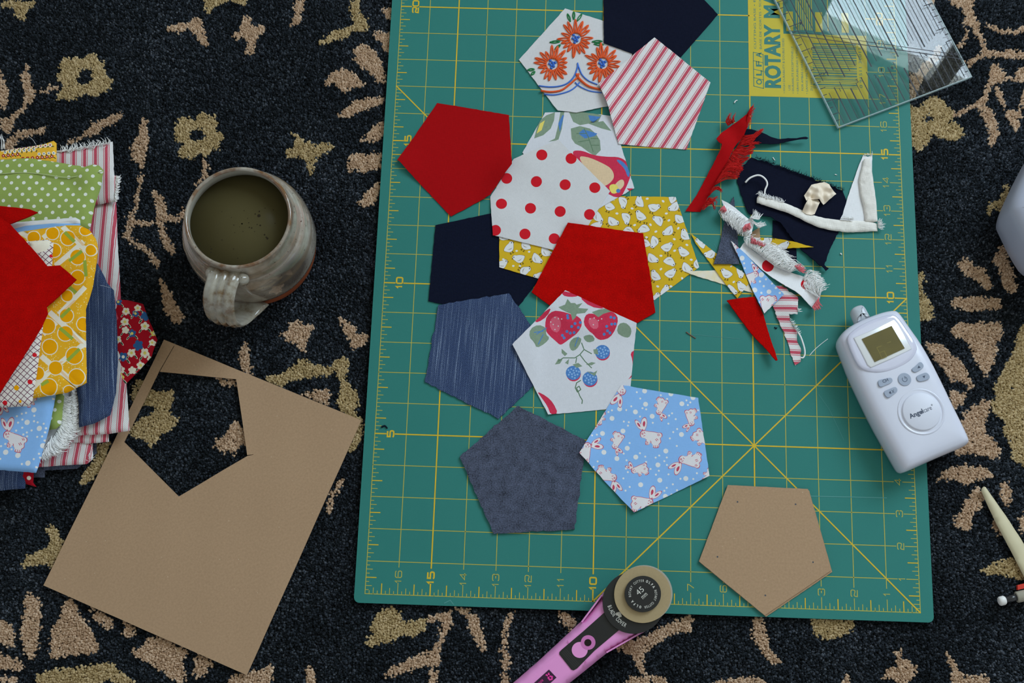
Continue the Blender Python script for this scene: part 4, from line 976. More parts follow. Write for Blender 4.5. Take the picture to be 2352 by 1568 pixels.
# bunnies
ol = [(1427,884),(1604,913),(1629,1093),(1456,1177),(1330,1041)]
BL = [((820,630),(715,460),1,1,0), ((470,20),(450,200),1,1,0), ((940,270),(975,380),-1,.62,1), ((1310,400),(1240,520),1,.62,1), ((430,670),(460,780),-1,.62,1), ((60,800),(230,690),1,.95,0), ((1280,880),(1080,1000),-1,1,0),
      ((700,1010),(590,955),1,.62,1), ((330,1060),(470,1260),1,.95,0), ((740,1400),(900,1260),-1,1,0), ((1430,650),(1570,650),-1,.9,0), ((250,410),(200,470),1,.5,1), ((1500,1060),(1560,1000),1,.55,1)]
bo = PW(ol, ZF); av = []; pr = []
for c, e, f, s_, sm in BL:
    x, y = VW('BU', [c], ZF)[0]; av.append((x, y, .0115 * s_)); x2, y2 = VW('BU', [((c[0] + 2 * e[0]) / 3, (c[1] + 2 * e[1]) / 3)], ZF)[0]; av.append((x2, y2, .0075 * s_))
pr += dots(bo, av, 60, (.0020, .00085), 3, 4)
for c, e, f, s_, sm in BL: pr += bunny('BU', c, e, f, s_ * (.95 if not sm else 1.15), sm)
piece('bunny_print_pentagon', ol, [m_blue, m_bunw, m_bunr, m_chick], 'sky blue pentagon with white bunnies and dots', prints=pr, seed=14, lift=[(*P(1340, 1045, MATZ)[:2], .002, .02), (*P(1620, 1090, MATZ)[:2], .002, .02), (*P(1456, 1170, MATZ)[:2], .002, .02)])
# kraft card templates
kp = [(1671,1114),(1855,1123),(1908,1310),(1756,1413),(1605,1289)]
piece('card_template', [(x + 3.5, y + 3) for x, y in kp], [m_kraft], 'lower brown card pentagon under its twin', 'card template', thick=.0009, seed=15, uvrot=.3, jit=0)
ct, cz = piece('card_template', kp, [m_kraft], 'brown card pentagon template on the mat with pin pricks', 'card template', thick=.0009, seed=16, jit=0, gap=.0002)
m_prick = plain('pin_prick', S(80, 84, 92), .8, .2)
for x, y in V('E', [(455,592),(768,605),(862,917),(605,1096),(347,888)]):
    wx, wy = P(x, y, MATZ + .002)[:2]; decal('pin_prick', [circ(wx, wy, .0007, 8)], cz(wx, wy) + .00005, m_prick, ct)
# ------------------------------------------------------------------ offcuts heaped beside the pentagons
GS = 'offcuts heaped on the mat'
def scrap(name, view, pts, mats, label, **kw):
    kw.setdefault('space', .003); kw.setdefault('bstep', .002)
    return piece(name, pts, mats, label, 'fabric scrap', view=view, zp=kw.pop('zp', MATZ + .002), **kw)
def lf(view, p, h, r): x, y = VW(view, [p], MATZ + .002)[0]; return (x, y, h, r)
m_thw = plain('white_thread', S(249, 248, 246), .9, .1); m_thr = plain('red_thread', S(190, 22, 20), .8, .2); m_thp = plain('pink_thread', S(226, 120, 128), .8, .2)
m_thg = plain('grey_fibre', S(70, 76, 92), .9, .1); m_thd = plain('navy_thread', S(18, 22, 38), .9, .1)
def fringe(parent, view, a, b, ta, tb, n, mat, z0, z1, r=.00028, sag=0.25, name='fringe', noise=8, lab=None):
    """loose threads from the edge a-b to the tips ta-tb"""
    L = []; n = int(n * 1.6); r = r * .9
    for i in range(n):
        t = (i + rng.uniform(0, 1)) / n
        p = np.array(a) * (1 - t) + np.array(b) * t; q = np.array(ta) * (1 - t) + np.array(tb) * t + rng.normal(0, noise, 2)
        m = (p + q) / 2 + np.array([-(q - p)[1], (q - p)[0]]) * sag * rng.uniform(.3, 1.3); m2 = p * .25 + q * .75 + (m - (p + q) / 2) * .6
        w = [np.array([*VW(view, [tuple(k)], z)[0], z + rng.uniform(0, .0012)]) for k, z in ((p, z0), (m, z0 * .6 + z1 * .4 + .001), (m2, z0 * .3 + z1 * .7 + .0005), (q, z1))]
        L.append(spline(w, 9))
    return put(tubes(name, L, r, mat, parent, sides=3), lab, kind='stuff')
scrap('navy_scrap', 'Z4', [(500,860),(640,900),(760,1050),(785,1250),(788,1400),(740,1420),(600,1250),(500,1060)], [m_navy], 'small navy offcut under the larger navy offcut', thick=.0008, seed=20)
nv, nz = scrap('navy_scrap', 'Z4', [(240,105),(480,180),(850,310),(1130,420),(1340,500),(1385,640),(1330,850),(1290,990),(1190,1200),(1110,1410),(1165,1450),(1130,1480),(1075,1420),(850,1230),(740,1100),(600,920),(470,830),(210,780),(150,640),(70,400),(110,250)], [m_navy], 'large dark navy offcut with frayed edge under the white seam strip', thick=.0009, seed=21, lift=[lf('Z4', (1100,1400), .003, .015), lf('Z4', (550,880), .002, .02)], jit=.0003)
fringe(nv, 'Z4', (280,115), (1340,500), (300,95), (1360,490), 120, m_thd, MATZ + .0016, MATZ + .0012, .0002, .4, noise=12)
scrap('navy_sliver', 'Z3', [(860,400),(890,380),(960,390),(1130,460),(1220,500),(1320,520),(1450,510),(1560,525),(1680,510),(1715,525),(1690,540),(1550,545),(1430,555),(1330,580),(1200,595),(1000,590),(900,560)], [m_navy], 'thin navy sliver tapering to a point beside the red scrap', thick=.0007, seed=22, lift=[lf('Z3', (1100,520), .004, .014), lf('Z3', (1650,520), .005, .012)], space=.002)
# red frayed offcut
rs, rz = scrap('frayed_red_scrap', 'Z3', [(90,1465),(290,1470),(430,1200),(590,930),(730,640),(860,480),(900,370),(930,230),(1000,60),(960,80),(900,190),(800,270),(700,330),(650,370),(560,450),(485,545),(520,590),(560,610),(545,680),(440,880),(250,1230)], [m_redlin], 'twisted red linen strip with long frayed threads', seed=23, uvrot=.9, zp=MATZ + .004,
               lift=[lf('Z3', (600,700), .006, .016), lf('Z3', (500,520), .005, .010), lf('Z3', (880,260), .004, .014), lf('Z3', (480,1000), .002, .012)], space=.002)
zr0 = MATZ + .004
for a, b, ta, tb, n, sg in (((270,1460),(400,1300),(345,1440),(520,1290),26,.2), ((330,1400),(380,1330),(455,1400),(465,1470),8,-.5), ((400,1280),(450,1180),(560,1180),(575,1225),16,-.35), ((450,1160),(560,970),(760,1060),(840,925),40,-.3), ((560,960),(640,830),(830,940),(845,900),30,-.15),
                            ((600,900),(720,680),(800,880),(930,760),46,.3), ((700,700),(780,620),(975,720),(1000,590),36,.15), ((760,640),(850,480),(1060,420),(1125,390),34,.15), ((850,600),(900,540),(1000,575),(1080,570),12,.1),
                            ((880,420),(910,250),(950,300),(1000,60),26,-.1), ((650,350),(720,300),(640,250),(680,170),14,-.3), ((710,320),(740,290),(720,220),(755,180),6,-.2)):
    fringe(rs, 'Z3', a, b, ta, tb, n, m_thr, zr0 + .001, zr0 + .001, .0003, sg, noise=9)
def _backs(nt): return nt.mix(nt.noise(nt.uv(2, 2), 1.0, 3), S(236, 216, 160), S(226, 226, 226))
m_backs = fabric('faded_yellow_reverse', None, 'plain', .06, colsock=_backs)
scrap('yellow_print_scrap', 'Z5', [(70,955),(400,940),(760,940),(885,1210),(550,1110),(140,988)], [m_backs], 'pale offcut lying wrong side up with faint chicks', seed=25)
pr = []
for c, h, f in (((1245,660),(1285,632),1), ((1060,575),(1048,612),-1)): pr += chick('Z5', c, h, f)
scrap('yellow_print_scrap', 'Z5', [(940,540),(975,545),(1130,555),(1380,610),(1610,672),(1400,680),(1190,685),(980,665)], ym, 'narrow yellow chick print sliver lying on the navy offcut', prints=pr, seed=26)
pr = []
for c, h, f in (((375,745),(332,752),-1), ((570,985),(512,935),-1), ((265,615),(215,580),1), ((735,960),(738,1000),-1), ((755,1145),(715,1090),-1), ((625,1180),(660,1200),1)): pr += chick('Z5', c, h, f)
pr.append(prn('Z5', circ(655, 1085, 18, 8, 12, -.6), 1)); pr.append(prn('Z5', circ(625, 895, 15, 8, 10, -.6), 1))
yo, _ = scrap('yellow_print_scrap', 'Z5', [(145,500),(300,620),(430,720),(640,880),(790,980),(835,1100),(740,1230),(700,1278),(560,1110),(380,860),(200,620)], ym, 'yellow chick print triangle offcut tucked under the grey felt', prints=pr, seed=27)
gs, _ = scrap('grey_felt_scrap', 'Z5', [(655,55),(670,180),(700,400),(718,870),(412,870),(470,700),(560,300),(610,150)], [m_grey], 'long grey felt triangle offcut', thick=.0014, seed=24)
scrap('card_scrap', 'Z5', [(965,420),(975,575),(850,570),(880,480)], [m_kraft], 'tiny brown card triangle among the offcuts', seed=28, thick=.0007)
tk, _ = scrap('ticking_scrap', 'Z6', [(1310,330),(1420,330),(1640,500),(1632,742),(1515,735),(1530,830),(1570,900),(1640,980),(1640,1110),(1690,1200),(1690,1380),(1610,1435),(1580,1360),(1500,1090),(1400,880),(1300,620)], [m_tick], 'stepped strip of red striped ticking with a white thread loop', seed=29, uvrot=math.radians(88), uvo=(.2, 0), jit=.0003, lift=[lf('Z6', (1600,640), .004, .014)])
lp = [np.array([*VW('Z6', [p], MATZ + .003)[0], MATZ + .003]) for p in ((1650,985),(1690,1060),(1735,1200),(1740,1290),(1715,1335),(1680,1330))]
tubes('loose_thread', [spline(lp, 24)], .0006, m_thw, tk, taper=1)
fringe(tk, 'Z6', (1520,800), (1640,1000), (1560,790), (1690,980), 18, m_thw, MATZ + .0015, MATZ + .002, .00025, .2); fringe(tk, 'Z6', (1630,640), (1635,660), (1690,650), (1700,690), 4, m_thw, MATZ + .004, MATZ + .004, .0003, .3)
scrap('red_felt_scrap', 'Z6', [(655,550),(850,515),(1045,490),(1100,600),(1170,740),(1220,930),(1270,1120),(1350,1385),(1325,1390),(1200,1230),(1000,1000),(760,680)], [m_redfelt], 'pointed red felt triangle offcut', thick=.0015, seed=30, lift=[lf('Z6', (1330,1380), .005, .02), lf('Z6', (680,560), .002, .012)])
# frayed polka dot offcuts
m_gauze = fabric('white_gauze', S(236, 236, 238), 'plain', .08)
pr = [prn('Z5', circ(1065, 890, 72, 20), 1), prn('Z5', circ(1515, 1130, 66, 20), 1)]
w1, _ = scrap('frayed_polka_scrap', 'Z5', [(725,690),(800,750),(1010,945),(1080,1000),(1200,1085),(1400,1225),(1600,1392),(1650,1350),(1690,1270),(1600,1130),(1500,1030),(1320,960),(1130,880),(1000,780),(880,700),(780,610)], [m_gauze, m_dot], 'long white polka dot strip shedding a thick white fringe', prints=pr, seed=31, zlift=.0005, lift=[lf('Z5', (1550,1150), .004, .012)])
for a, b, ta, tb, n in (((800,640),(1010,790),(850,540),(1230,700),90), ((1000,790),(1140,890),(1230,700),(1385,850),60), ((1130,890),(1330,970),(1360,880),(1500,930),50), ((1480,1050),(1690,1270),(1680,1000),(1760,1150),70), ((1560,1150),(1690,1290),(1500,1100),(1620,1060),30)):
    fringe(w1, 'Z5', a, b, ta, tb, n, m_thw, MATZ + .004, MATZ + .005, .0003, -.35, noise=22)
for a, b, ta, tb, n in (((850,620),(1010,660),(850,550),(1020,640),26), ((1380,890),(1450,960),(1440,880),(1520,950),22), ((1600,1380),(1680,1270),(1620,1420),(1700,1390),30)):
    fringe(w1, 'Z5', a, b, ta, tb, n, m_thp, MATZ + .0055, MATZ + .006, .0004, .2, 'pink_fringe', 14, 'pink loose threads')
w2, _ = scrap('frayed_white_scrap', 'Z5', [(512,88),(600,140),(700,215),(840,325),(890,310),(900,370),(870,500),(810,520),(770,440),(660,330),(560,230)], [m_gauze], 'small white frayed triangle tip beside the navy offcut', seed=32, zlift=.003, zp=MATZ + .006)
for a, b, ta, tb, n in (((540,160),(830,330),(520,310),(740,500),90), ((840,320),(900,330),(900,230),(980,290),26), ((870,340),(900,380),(1000,370),(1045,405),14), ((820,420),(870,480),(700,500),(820,540),30)):
    fringe(w2, 'Z5', a, b, ta, tb, n, m_thw, MATZ + .006, MATZ + .005, .0003, .3, noise=14)
for a, b, ta, tb, n in (((790,400),(850,380),(780,470),(860,440),22), ((540,170),(570,230),(490,230),(540,260),10)):
    fringe(w2, 'Z5', a, b, ta, tb, n, m_thp, MATZ + .0075, MATZ + .0075, .0004, .2, 'pink_fringe', 10, 'pink loose threads')
# blue bunny offcut on top
ol = [(618,592),(700,670),(830,790),(1000,960),(1250,1245),(1015,1472),(900,1230),(760,900)]; pr = []
for x, y, r in ((750,808,30),(985,1000,32),(905,1185,32),(1075,1205,28),(775,868,13),(870,860,14),(785,925,12),(970,1078,14),(1015,1135,14),(985,1218,14),(1045,1290,13),(965,1335,13),(1200,1228,14),(1040,1055,12),(1155,1165,14),(1110,1110,12)): pr.append(prn('Z5', circ(x, y, r, 12), 3))
pr += bunny('Z5', (868, 1040), (905, 930), -1, .75, True); pr += bunny('Z5', (1060, 1400), (950, 1520), 1, 1.0); pr += bunny('Z5', (640, 690), (610, 800), 1, .8)
scrap('bunny_print_scrap', 'Z5', ol, [m_blue, m_bunw, m_bunr, m_chick], 'pointed sky blue bunny print offcut on top of the heap', prints=pr, seed=33, lift=[lf('Z5', (1000,1450), .002, .01)])
# white seam strip with its corner
sm_, _ = scrap('white_seam_scrap', 'Z4', [(305,600),(330,562),(430,590),(600,650),(780,720),(960,800),(1130,840),(1300,860),(1500,862),(1700,880),(1755,900),(1762,990),(1600,997),(1400,1007),(1200,987),(1050,952),(900,892),(700,802),(500,732),(303,660)], [fabric('cream_cotton', S(240, 236, 228), 'plain', .14, bump=.8, dist=.0008)], 'stitched white seam strip ending in a ruffled triangle', thick=.0026, puff=.0035, seed=34, space=.0015, lift=[lf('Z4', (340 + 60 * i + random.uniform(-20, 20), np.interp(340 + 60 * i, [300, 800, 1200, 1760], [620, 790, 910, 945]) + random.uniform(-30, 30)), random.uniform(-.0007, .0009), random.uniform(.0018, .004)) for i in range(24)], zp=MATZ + .003)
tri_, _ = sheet('corner_piece', VW('Z4', [(1585,78),(1640,100),(1692,78),(1690,280),(1740,640),(1757,870),(1600,880),(1300,868),(1340,790),(1400,580),(1520,240)], MATZ + .002), [m_gauze], seed=35, parent=sm_, z=MATZ + .0005, thick=.0008)
m_ruff = fabric('ruffle_cotton', S(236, 231, 223), 'plain', .16, bump=.8, dist=.0008)
rg2, _ = sheet('ruffle', VW('Z4', [(1590,130),(1670,115),(1692,300),(1742,660),(1755,880),(1610,885),(1590,720),(1550,560),(1530,380)], MATZ + .003), [m_ruff], seed=36, parent=sm_, thick=.0028, puff=.003, space=.0015, z=MATZ + .0012,
               lift=[(*VW('Z4', [(1600 + 40 * math.sin(i), 180 + i * 62)], MATZ + .003)[0], .0020 * random.uniform(-.7, 1), random.uniform(.0016, .003)) for i in range(11)])
cp = [np.array([*VW('Z4', [p], MATZ + .005)[0], MATZ + .0035 + h]) for p, h in (((170,405),0),((220,362),.002),((300,335),.003),((360,345),.003),((410,390),.003),((428,440),.002),((405,500),.001),((400,565),0))]
tubes('cord', [spline(cp, 30)], .0008, m_thw, sm_, sides=6, taper=.9)
fringe(sm_, 'Z4', (320,580), (600,655), (335,545), (620,625), 70, m_thw, MATZ + .0035, MATZ + .004, .00028, .5, noise=12); fringe(sm_, 'Z4', (330,570), (360,570), (300,560), (330,530), 10, m_thw, MATZ + .003, MATZ + .004, .0003, .5)
fringe(sm_, 'Z4', (1750,880), (1760,960), (1780,850), (1830,960), 24, m_thw, MATZ + .002, MATZ + .003, .00025, .2, noise=16); fringe(sm_, 'Z4', (1595,90), (1690,90), (1590,70), (1695,70), 12, m_thw, MATZ + .001, MATZ + .001, .0002, .2)
fringe(sm_, 'Z4', (1310,850), (1440,860), (1330,820), (1470,835), 30, m_thw, MATZ + .003, MATZ + .004, .0003, .4)
# crumpled cream tape
nt = NT('cream_tape'); nt.s('Base Color', c4(S(238, 222, 200))); nt.s('Roughness', .45); nt.s('Subsurface Weight', .0); nt.s('Specular IOR Level', .4); m_tape = nt.m
random.seed(11)
def crumple(view, c, R, n, h): return [lf(view, (c[0] + random.uniform(-R, R), c[1] + random.uniform(-R, R)), random.uniform(-h * .5, h), random.uniform(.0012, .0032)) for _ in range(n)]
kn, _ = scrap('crumpled_tape', 'Z4', [(875,565),(920,500),(960,440),(1000,420),(1120,400),(1180,430),(1200,500),(1262,545),(1180,610),(1110,668),(1050,620),(960,612),(900,630)], [m_tape], 'crumpled cream tape knot on the white seam strip', thick=.0004, space=.0012, seed=37, lift=crumple('Z4', (1060, 530), 160, 46, .0036), zlift=.003, zp=MATZ + .006)
sheet('tape_tail', VW('Z4', [(925,610),(1040,620),(1062,650),(1000,790),(960,802),(900,792),(848,762),(870,700)], MATZ + .005), [m_tape], parent=kn, thick=.0004, space=.0012, seed=38, z=MATZ + .0045, lift=crumple('Z4', (950, 710), 80, 14, .003))
# lint and thread ends
def lint(view, pts, mat, r, label, name='thread_end'):
    w = [np.array([*VW(view, [p], MATZ)[0], MATZ + r]) for p in pts]
    o = tubes(name, [spline(w, 10)], r, mat, taper=.7); return put(o, label, 'thread')
m_brn = plain('brown_thread', S(120, 96, 84), .8, .2)
lint('Z6', [(95,980),(160,1025),(230,1068)], m_brn, .0005, 'short brown thread on the bare mat')
lint('Z6', [(1800,1310),(1870,1230),(1960,1150),(2058,1075)], m_thw, .0003, 'fine pale thread beside the baby monitor')
lint('Z3', [(735,40),(750,15),(775,5)], m_thw, .0006, 'white lint speck above the red scrap')
lint('Z4', [(495,115),(520,150)], m_thw, .0005, 'white lint curl above the navy offcut')
lint('Z4', [(1240,318),(1265,325)], m_thw, .0004, 'white fibre near the crumpled tape')
lint('Z4', [(1305,1265),(1322,1282)], m_thw, .0007, 'round white lint speck below the seam strip')
lint('N', [(876,981),(884,978),(890,984)], m_thd, .0007, 'dark lint tuft beside the five inch mark')
lint('Z6', [(1320,910),(1340,935),(1355,915)], m_thd, .0005, 'dark fibre beside the ticking strip')
lint('N', [(1034,690),(1037,672),(1034,664)], m_thw, .0002, 'fine hair at the top of the denim pentagon')
# ------------------------------------------------------------------ pile of folded fabrics
def fold(name, px, mats, z0, thick, label, view='N', **kw):
    """a folded length of cloth at height z0 with a soft rounded edge"""
    kw.setdefault('puff', min(.004, thick * 1.2)); kw.setdefault('wav', .0008); kw.setdefault('space', .004); kw.setdefault('bstep', .003)
    o, zt = sheet(name, VW(view, px, z0 + thick * .8), mats, thick=thick, z=z0, **kw)
    return put(o, label, 'folded fabric'), zt
def VP(v, pts): return V(v, pts)
def _green(nt):
    v = nt.n('ShaderNodeTexVoronoi', {'Vector': nt.uv(1, 1, .65), 'Scale': 1 / .73, 'Randomness': 0.0}).outputs[0]
    return nt.mix(nt.math('LESS_THAN', v, .20), S(152, 172, 92), S(232, 236, 226))
m_green_dot = fabric('green_dot_cotton', None, 'plain', .06, colsock=_green)
def _hatch(nt):
    s = nt.n('ShaderNodeSeparateXYZ', {0: nt.uv(1, 1, .75)}); l = []
    for k in (0, 1): l.append(nt.math('LESS_THAN', nt.math('FRACT', nt.math('MULTIPLY', s.outputs[k], 1 / .36)), .14))
    return nt.mix(nt.math('MAXIMUM', *l), S(228, 222, 214), S(110, 58, 80))
m_hatch = fabric('crosshatch_cotton', None, 'plain', .05, colsock=_hatch)
def _seeds(nt):
    v = nt.n('ShaderNodeTexVoronoi', {'Vector': nt.uv(), 'Scale': 6.0, 'Randomness': .75}).outputs[0]
    return nt.mix(nt.math('LESS_THAN', v, .26), S(238, 178, 40), S(244, 222, 150))
m_seed = fabric('golden_seed_cotton', None, 'plain', .04, colsock=_seeds)
m_gold = fabric('golden_orange_dye', S(240, 166, 8), 'plain', .04); m_offw = fabric('off_white_dye', S(240, 232, 212), 'plain', .05); m_olive = fabric('leaf_green_dye', S(156, 176, 66), 'plain', .05)
m_redfl = fabric('red_floral_cotton', S(172, 22, 38), 'plain', .06); m_bluefl = fabric('blue_flower_dye', S(52, 98, 152), 'plain', .06); m_darkl = fabric('dark_leaf_dye', S(60, 78, 60), 'plain', .06); m_yfl = fabric('yellow_floral_cotton', S(238, 184, 60), 'plain', .05)
def flower(view, c, r, petal, mid, n=5, mi=None, z=.03):
    out = []
    for i in range(n):
        a = 2 * math.pi * i / n + c[0] * .1; out.append((VW(view, circ(c[0] + r * .6 * math.cos(a), c[1] + r * .6 * math.sin(a), r * .42, 9), z), petal))
    out.append((VW(view, circ(*c, r * .36, 8), z), mid)); return out
def leaflet(view, c, L, a, mi, z): return (VW(view, circ(c[0], c[1], L, 8, L * .38, a), z), mi)
Z0 = PILE + .0006
fold('folded_wool', [(-90,930),(150,1000),(222,1012),(222,1040),(176,1076),(103,1080),(103,1096),(-90,1098)], [m_grey], Z0, .003, 'grey wool cloth at the bottom of the fabric pile', seed=40)
fold('folded_denim', [(-90,1060),(0,1060),(58,1062),(57,1121),(0,1126),(-90,1128)], [m_denim], Z0 + .003, .005, 'dark denim roll at the foot of the fabric pile', seed=41, uvrot=.05)
fold('folded_floral', [(20,1060),(78,1070),(77,1090),(76,1108),(84,1118),(62,1112),(40,1100)], [m_redfl, m_offw], Z0 + .0032, .003, 'small red floral corner beside the lower denim', seed=42, prints=[(VW('N', circ(68, 1098, 5, 8), .016), 1)])
fold('folded_ticking', [(40,930),(213,985),(213,1054),(199,1065),(60,1074),(20,1060)], [m_tick], Z0 + .006, .003, 'lowest folded red striped ticking with a frayed end', seed=43, uvrot=-.08)
fold('folded_ticking', [(100,930),(247,940),(250,1014),(200,1018),(120,1010)], [m_tick], Z0 + .009, .003, 'narrow folded ticking above the frayed striped one', seed=44, uvrot=-.05, uvo=(.45, 0))
t3, _ = fold('folded_ticking', [(190,460),(266,462),(270,560),(277,690),(287,840),(297,988),(249,996),(150,1000),(120,600)], [m_tick], Z0 + .012, .005, 'long folded red striped ticking along the pile side', seed=45, uvrot=.03, uvo=(.1, 0))
ff1 = fringe(t3, 'N', (200,1064), (213,1020), (203,1066), (214,1018), 4, m_thw, Z0 + .008, Z0 + .008, .0003)
t4, _ = fold('folded_ticking', [(118,346),(190,338),(246,326),(258,324),(262,402),(274,404),(270,430),(267,462),(200,472),(110,460)], [m_tick], Z0 + .018, .004, 'folded ticking with frayed top edge behind the green dots', seed=46, uvrot=.12, uvo=(.2, 0))
fringe(t4, 'N', (130,350), (250,330), (140,338), (252,322), 60, m_thw, Z0 + .022, Z0 + .023, .0003, .5, noise=4); fringe(t4, 'N', (268,404), (264,460), (277,404), (270,462), 60, m_thw, Z0 + .021, Z0 + .020, .0004, .4, noise=1.5)
pr = []
zq = Z0 + .017
for c, r, p, m in (((1065,365),40,2,3), ((1135,450),42,1,3), ((1220,470),38,2,3), ((1310,490),55,2,2), ((1305,585),48,1,3), ((1125,545),45,1,3), ((1190,650),45,2,3), ((1130,620),40,1,1), ((1240,420),38,1,3), ((1250,760),58,2,2), ((1110,860),50,2,1), ((1185,825),45,1,3), ((1310,830),50,1,3), ((1090,975),42,1,3), ((1190,980),42,1,1), ((1265,935),42,1,3), ((1080,1045),48,3,2), ((1060,705),44,1,3), ((1390,650),35,3,1), ((1350,880),30,1,3), ((1380,740),36,1,3)):
    pr.append(leaflet('S2', (c[0] + r * .9, c[1] + r * .8), r * .55, .9, 1, zq)); pr.append(leaflet('S2', (c[0] + r * .85, c[1] + r * .8), r * .42, .9, 4, zq))
    pr.append(leaflet('S2', (c[0] - r * .8, c[1] + r * .9), r * .5, 2.2, 1, zq)); pr.append(leaflet('S2', (c[0] - r * .8, c[1] + r * .9), r * .36, 2.2, 4, zq)); pr += flower('S2', c, r * .85, p, m, z=zq)
fold('folded_floral', [(200,690),(264,685),(300,690),(328,697),(340,730),(363,781),(349,819),(265,905),(200,930)], [m_redfl, m_offw, m_bluefl, m_yelp, m_darkl], Z0 + .013, .004, 'dark red floral cotton triangle poking out beside the denim', seed=47, prints=pr, lift=[(*P(345, 790, .03)[:2], .003, .01)])
wf, _ = fold('folded_white_cloth', [(100,880),(172,884),(168,960),(165,985),(140,1020),(100,1045),(80,1000)], [m_white], Z0 + .016, .004, 'white cloth with long shaggy fringe under the denim', seed=48)
for a, b, ta, tb, n in (((165,890),(165,975),(178,892),(178,968),90), ((160,975),(120,1040),(182,985),(130,1040),70), ((120,1000),(100,1045),(140,1035),(95,1055),60), ((150,960),(120,1010),(180,975),(150,1030),70), ((140,900),(140,980),(176,905),(176,975),80)):
    fringe(wf, 'N', a, b, ta, tb, n, m_thw, Z0 + .022, Z0 + .021, .0005, .3, noise=4)
# denim with a gathered seam
o, dz = fold('folded_denim', [(150,640),(205,600),(224,605),(236,628),(245,648),(261,666),(267,740),(270,830),(265,901),(252,952),(215,972),(181,981),(179,920),(172,880),(130,800)], [m_denim], Z0 + .020, .007, 'folded streaky denim leg with gathered top seam', seed=49, uvrot=.12, lift=[(*P(205 + i * 8, 655, .035)[:2], .0022 * (1 if i % 2 else -.6), .0028) for i in range(8)], wav=.0015)
m_stitch = plain('pale_stitching', S(196, 206, 222), .8, .2)
w = [np.array([*P(x, y, Z0 + .0285)[:2], Z0 + .0285]) for x, y in ((216,654),(235,656),(255,661))]; tubes('stitching', [spline(w, 12)], .0003, m_stitch, o)
# yellow floral
pr = []
for i in range(34):
    x, y = 4 + (i * 37) % 122, 332 + (i * 23) % 34; c = (x, y)
    pr += flower('N', c, 4.2 if i % 3 else 5.2, (1, 2, 1)[i % 3], (2, 1, 3)[i % 3], z=Z0 + .03); pr.append(leaflet('N', (x + 6, y + 3), 3.2, i, 4, Z0 + .03))
yf, _ = fold('folded_floral', [(-90,352),(0,345),(60,337),(98,330),(122,322),(129,328),(129,372),(100,392),(-90,390)], [m_yfl, m_offw, m_redfl, m_bluefl, m_darkl], Z0 + .026, .004, 'golden yellow floral cotton behind the green dots', seed=50, prints=pr)
fringe(yf, 'N', (2,344), (12,342), (-3,308), (3,312), 4, m_thw, Z0 + .029, Z0 + .026, .0003, .15, noise=2); fringe(yf, 'N', (80,334), (84,333), (60,310), (64,312), 1, m_thw, Z0 + .030, Z0 + .031, .0002, .1, noise=1)
g1, gz = fold('folded_dotted_cotton', [(-90,372),(0,364),(64,362),(130,371),(195,383),(214,377),(228,380),(238,391),(230,430),(219,463),(207,522),(150,560),(-90,560)], [m_green_dot], Z0 + .027, .007, 'green cotton with white dots folded near the top', seed=51, uvrot=-.1, lift=[(*P(205, 415, .04)[:2], .002, .008), (*P(170, 430, .04)[:2], -.002, .007)], wav=.002)
w = [np.array([*P(x, y, Z0 + .0355)[:2], Z0 + .0352]) for x, y in ((0,399),(50,396),(100,400),(150,407),(190,402),(235,393))]
tubes('fold_seam', [spline(w, 30)], .0004, plain('pale_green_thread', S(186, 202, 140), .8, .2), g1, taper=1)
fold('folded_dotted_cotton', [(122,896),(147,903),(140,972),(128,984),(112,986),(100,950)], [m_green_dot], Z0 + .024, .006, 'corner of green dotted cotton below the yellow print', seed=52, uvrot=.3)
# blue bunnies, folded
zb = Z0 + .038
BS = [((270,700),(220,560),1,1.0,0,'S3'), ((430,360),(450,310),-1,.5,1,'S3'), ((100,870),(60,940),1,.75,0,'S3'), ((0,560),(-60,500),1,.9,0,'S3'), ((110,330),(160,400),1,.8,0,'S3')]
av = [(*VW('S3', [c], zb)[0], .008) for c, *_ in BS]
oln = [(-90,520),(28,510),(120,502),(172,498),(183,504),(184,518),(150,700),(128,904),(112,983),(88,1069),(82,1085),(0,1079),(-90,1072)]
pr = dots(PW([(-60,880),(128,904),(112,983),(88,1069),(80,1080),(-60,1075)], zb), av, 110, (.0021, .0009), 3, 9)
for c, e, f, s_, sm, v in BS: pr += bunny(v, c, e, f, s_, sm)
pr.append((PW([(20,508),(120,500),(172,496),(185,504),(184,512),(120,514),(60,520),(20,530)], zb), 3))
fold('folded_bunny_print', oln, [m_blue, m_bunw, m_bunr, m_chick], Z0 + .034, .005, 'sky blue bunny print cotton folded under the crosshatch cloth', seed=53, prints=pr)
# golden print with discs and bands
zg = Z0 + .046; pr = []
def band(v, a, b, w_, mi): pr.extend((q_, mi) for q_ in ribbon(VW(v, [a, b], zg), w_ / VIEWS[v][2] / 2800))
for v, a, b in (('S2',(380,860),(480,945)), ('S2',(420,1010),(770,735)), ('S2',(455,465),(770,750)), ('S2',(540,470),(760,240)), ('S2',(300,1140),(440,1000)), ('S2',(510,960),(690,1110)), ('S1',(510,1210),(750,1010)), ('S1',(570,870),(800,1100)), ('S1',(400,960),(500,880)), ('S1',(180,910),(260,960)), ('S2',(400,650),(500,560))):
    band(v, a, b, 46, 1)
for v, x, y, r in (('S2',450,770,66),('S2',700,145,62),('S2',605,310,50),('S2',430,585,68),('S2',590,650,66),('S2',690,1040,70),('S2',440,1130,72),('S2',755,565,60),('S2',340,1010,58),('S2',670,850,74),('S2',600,490,60),('S2',620,1170,50),('S1',305,965,56),('S1',475,925,56),('S1',615,970,64),('S1',700,1140,66),('S1',775,900,50),('S1',490,1080,60),('S1',820,1080,46),('S2',500,960,60)):
    pr.append((VW(v, circ(x, y, r + 8, 22), zg), 1)); pr.append((VW(v, circ(x, y, r, 22), zg), 2))
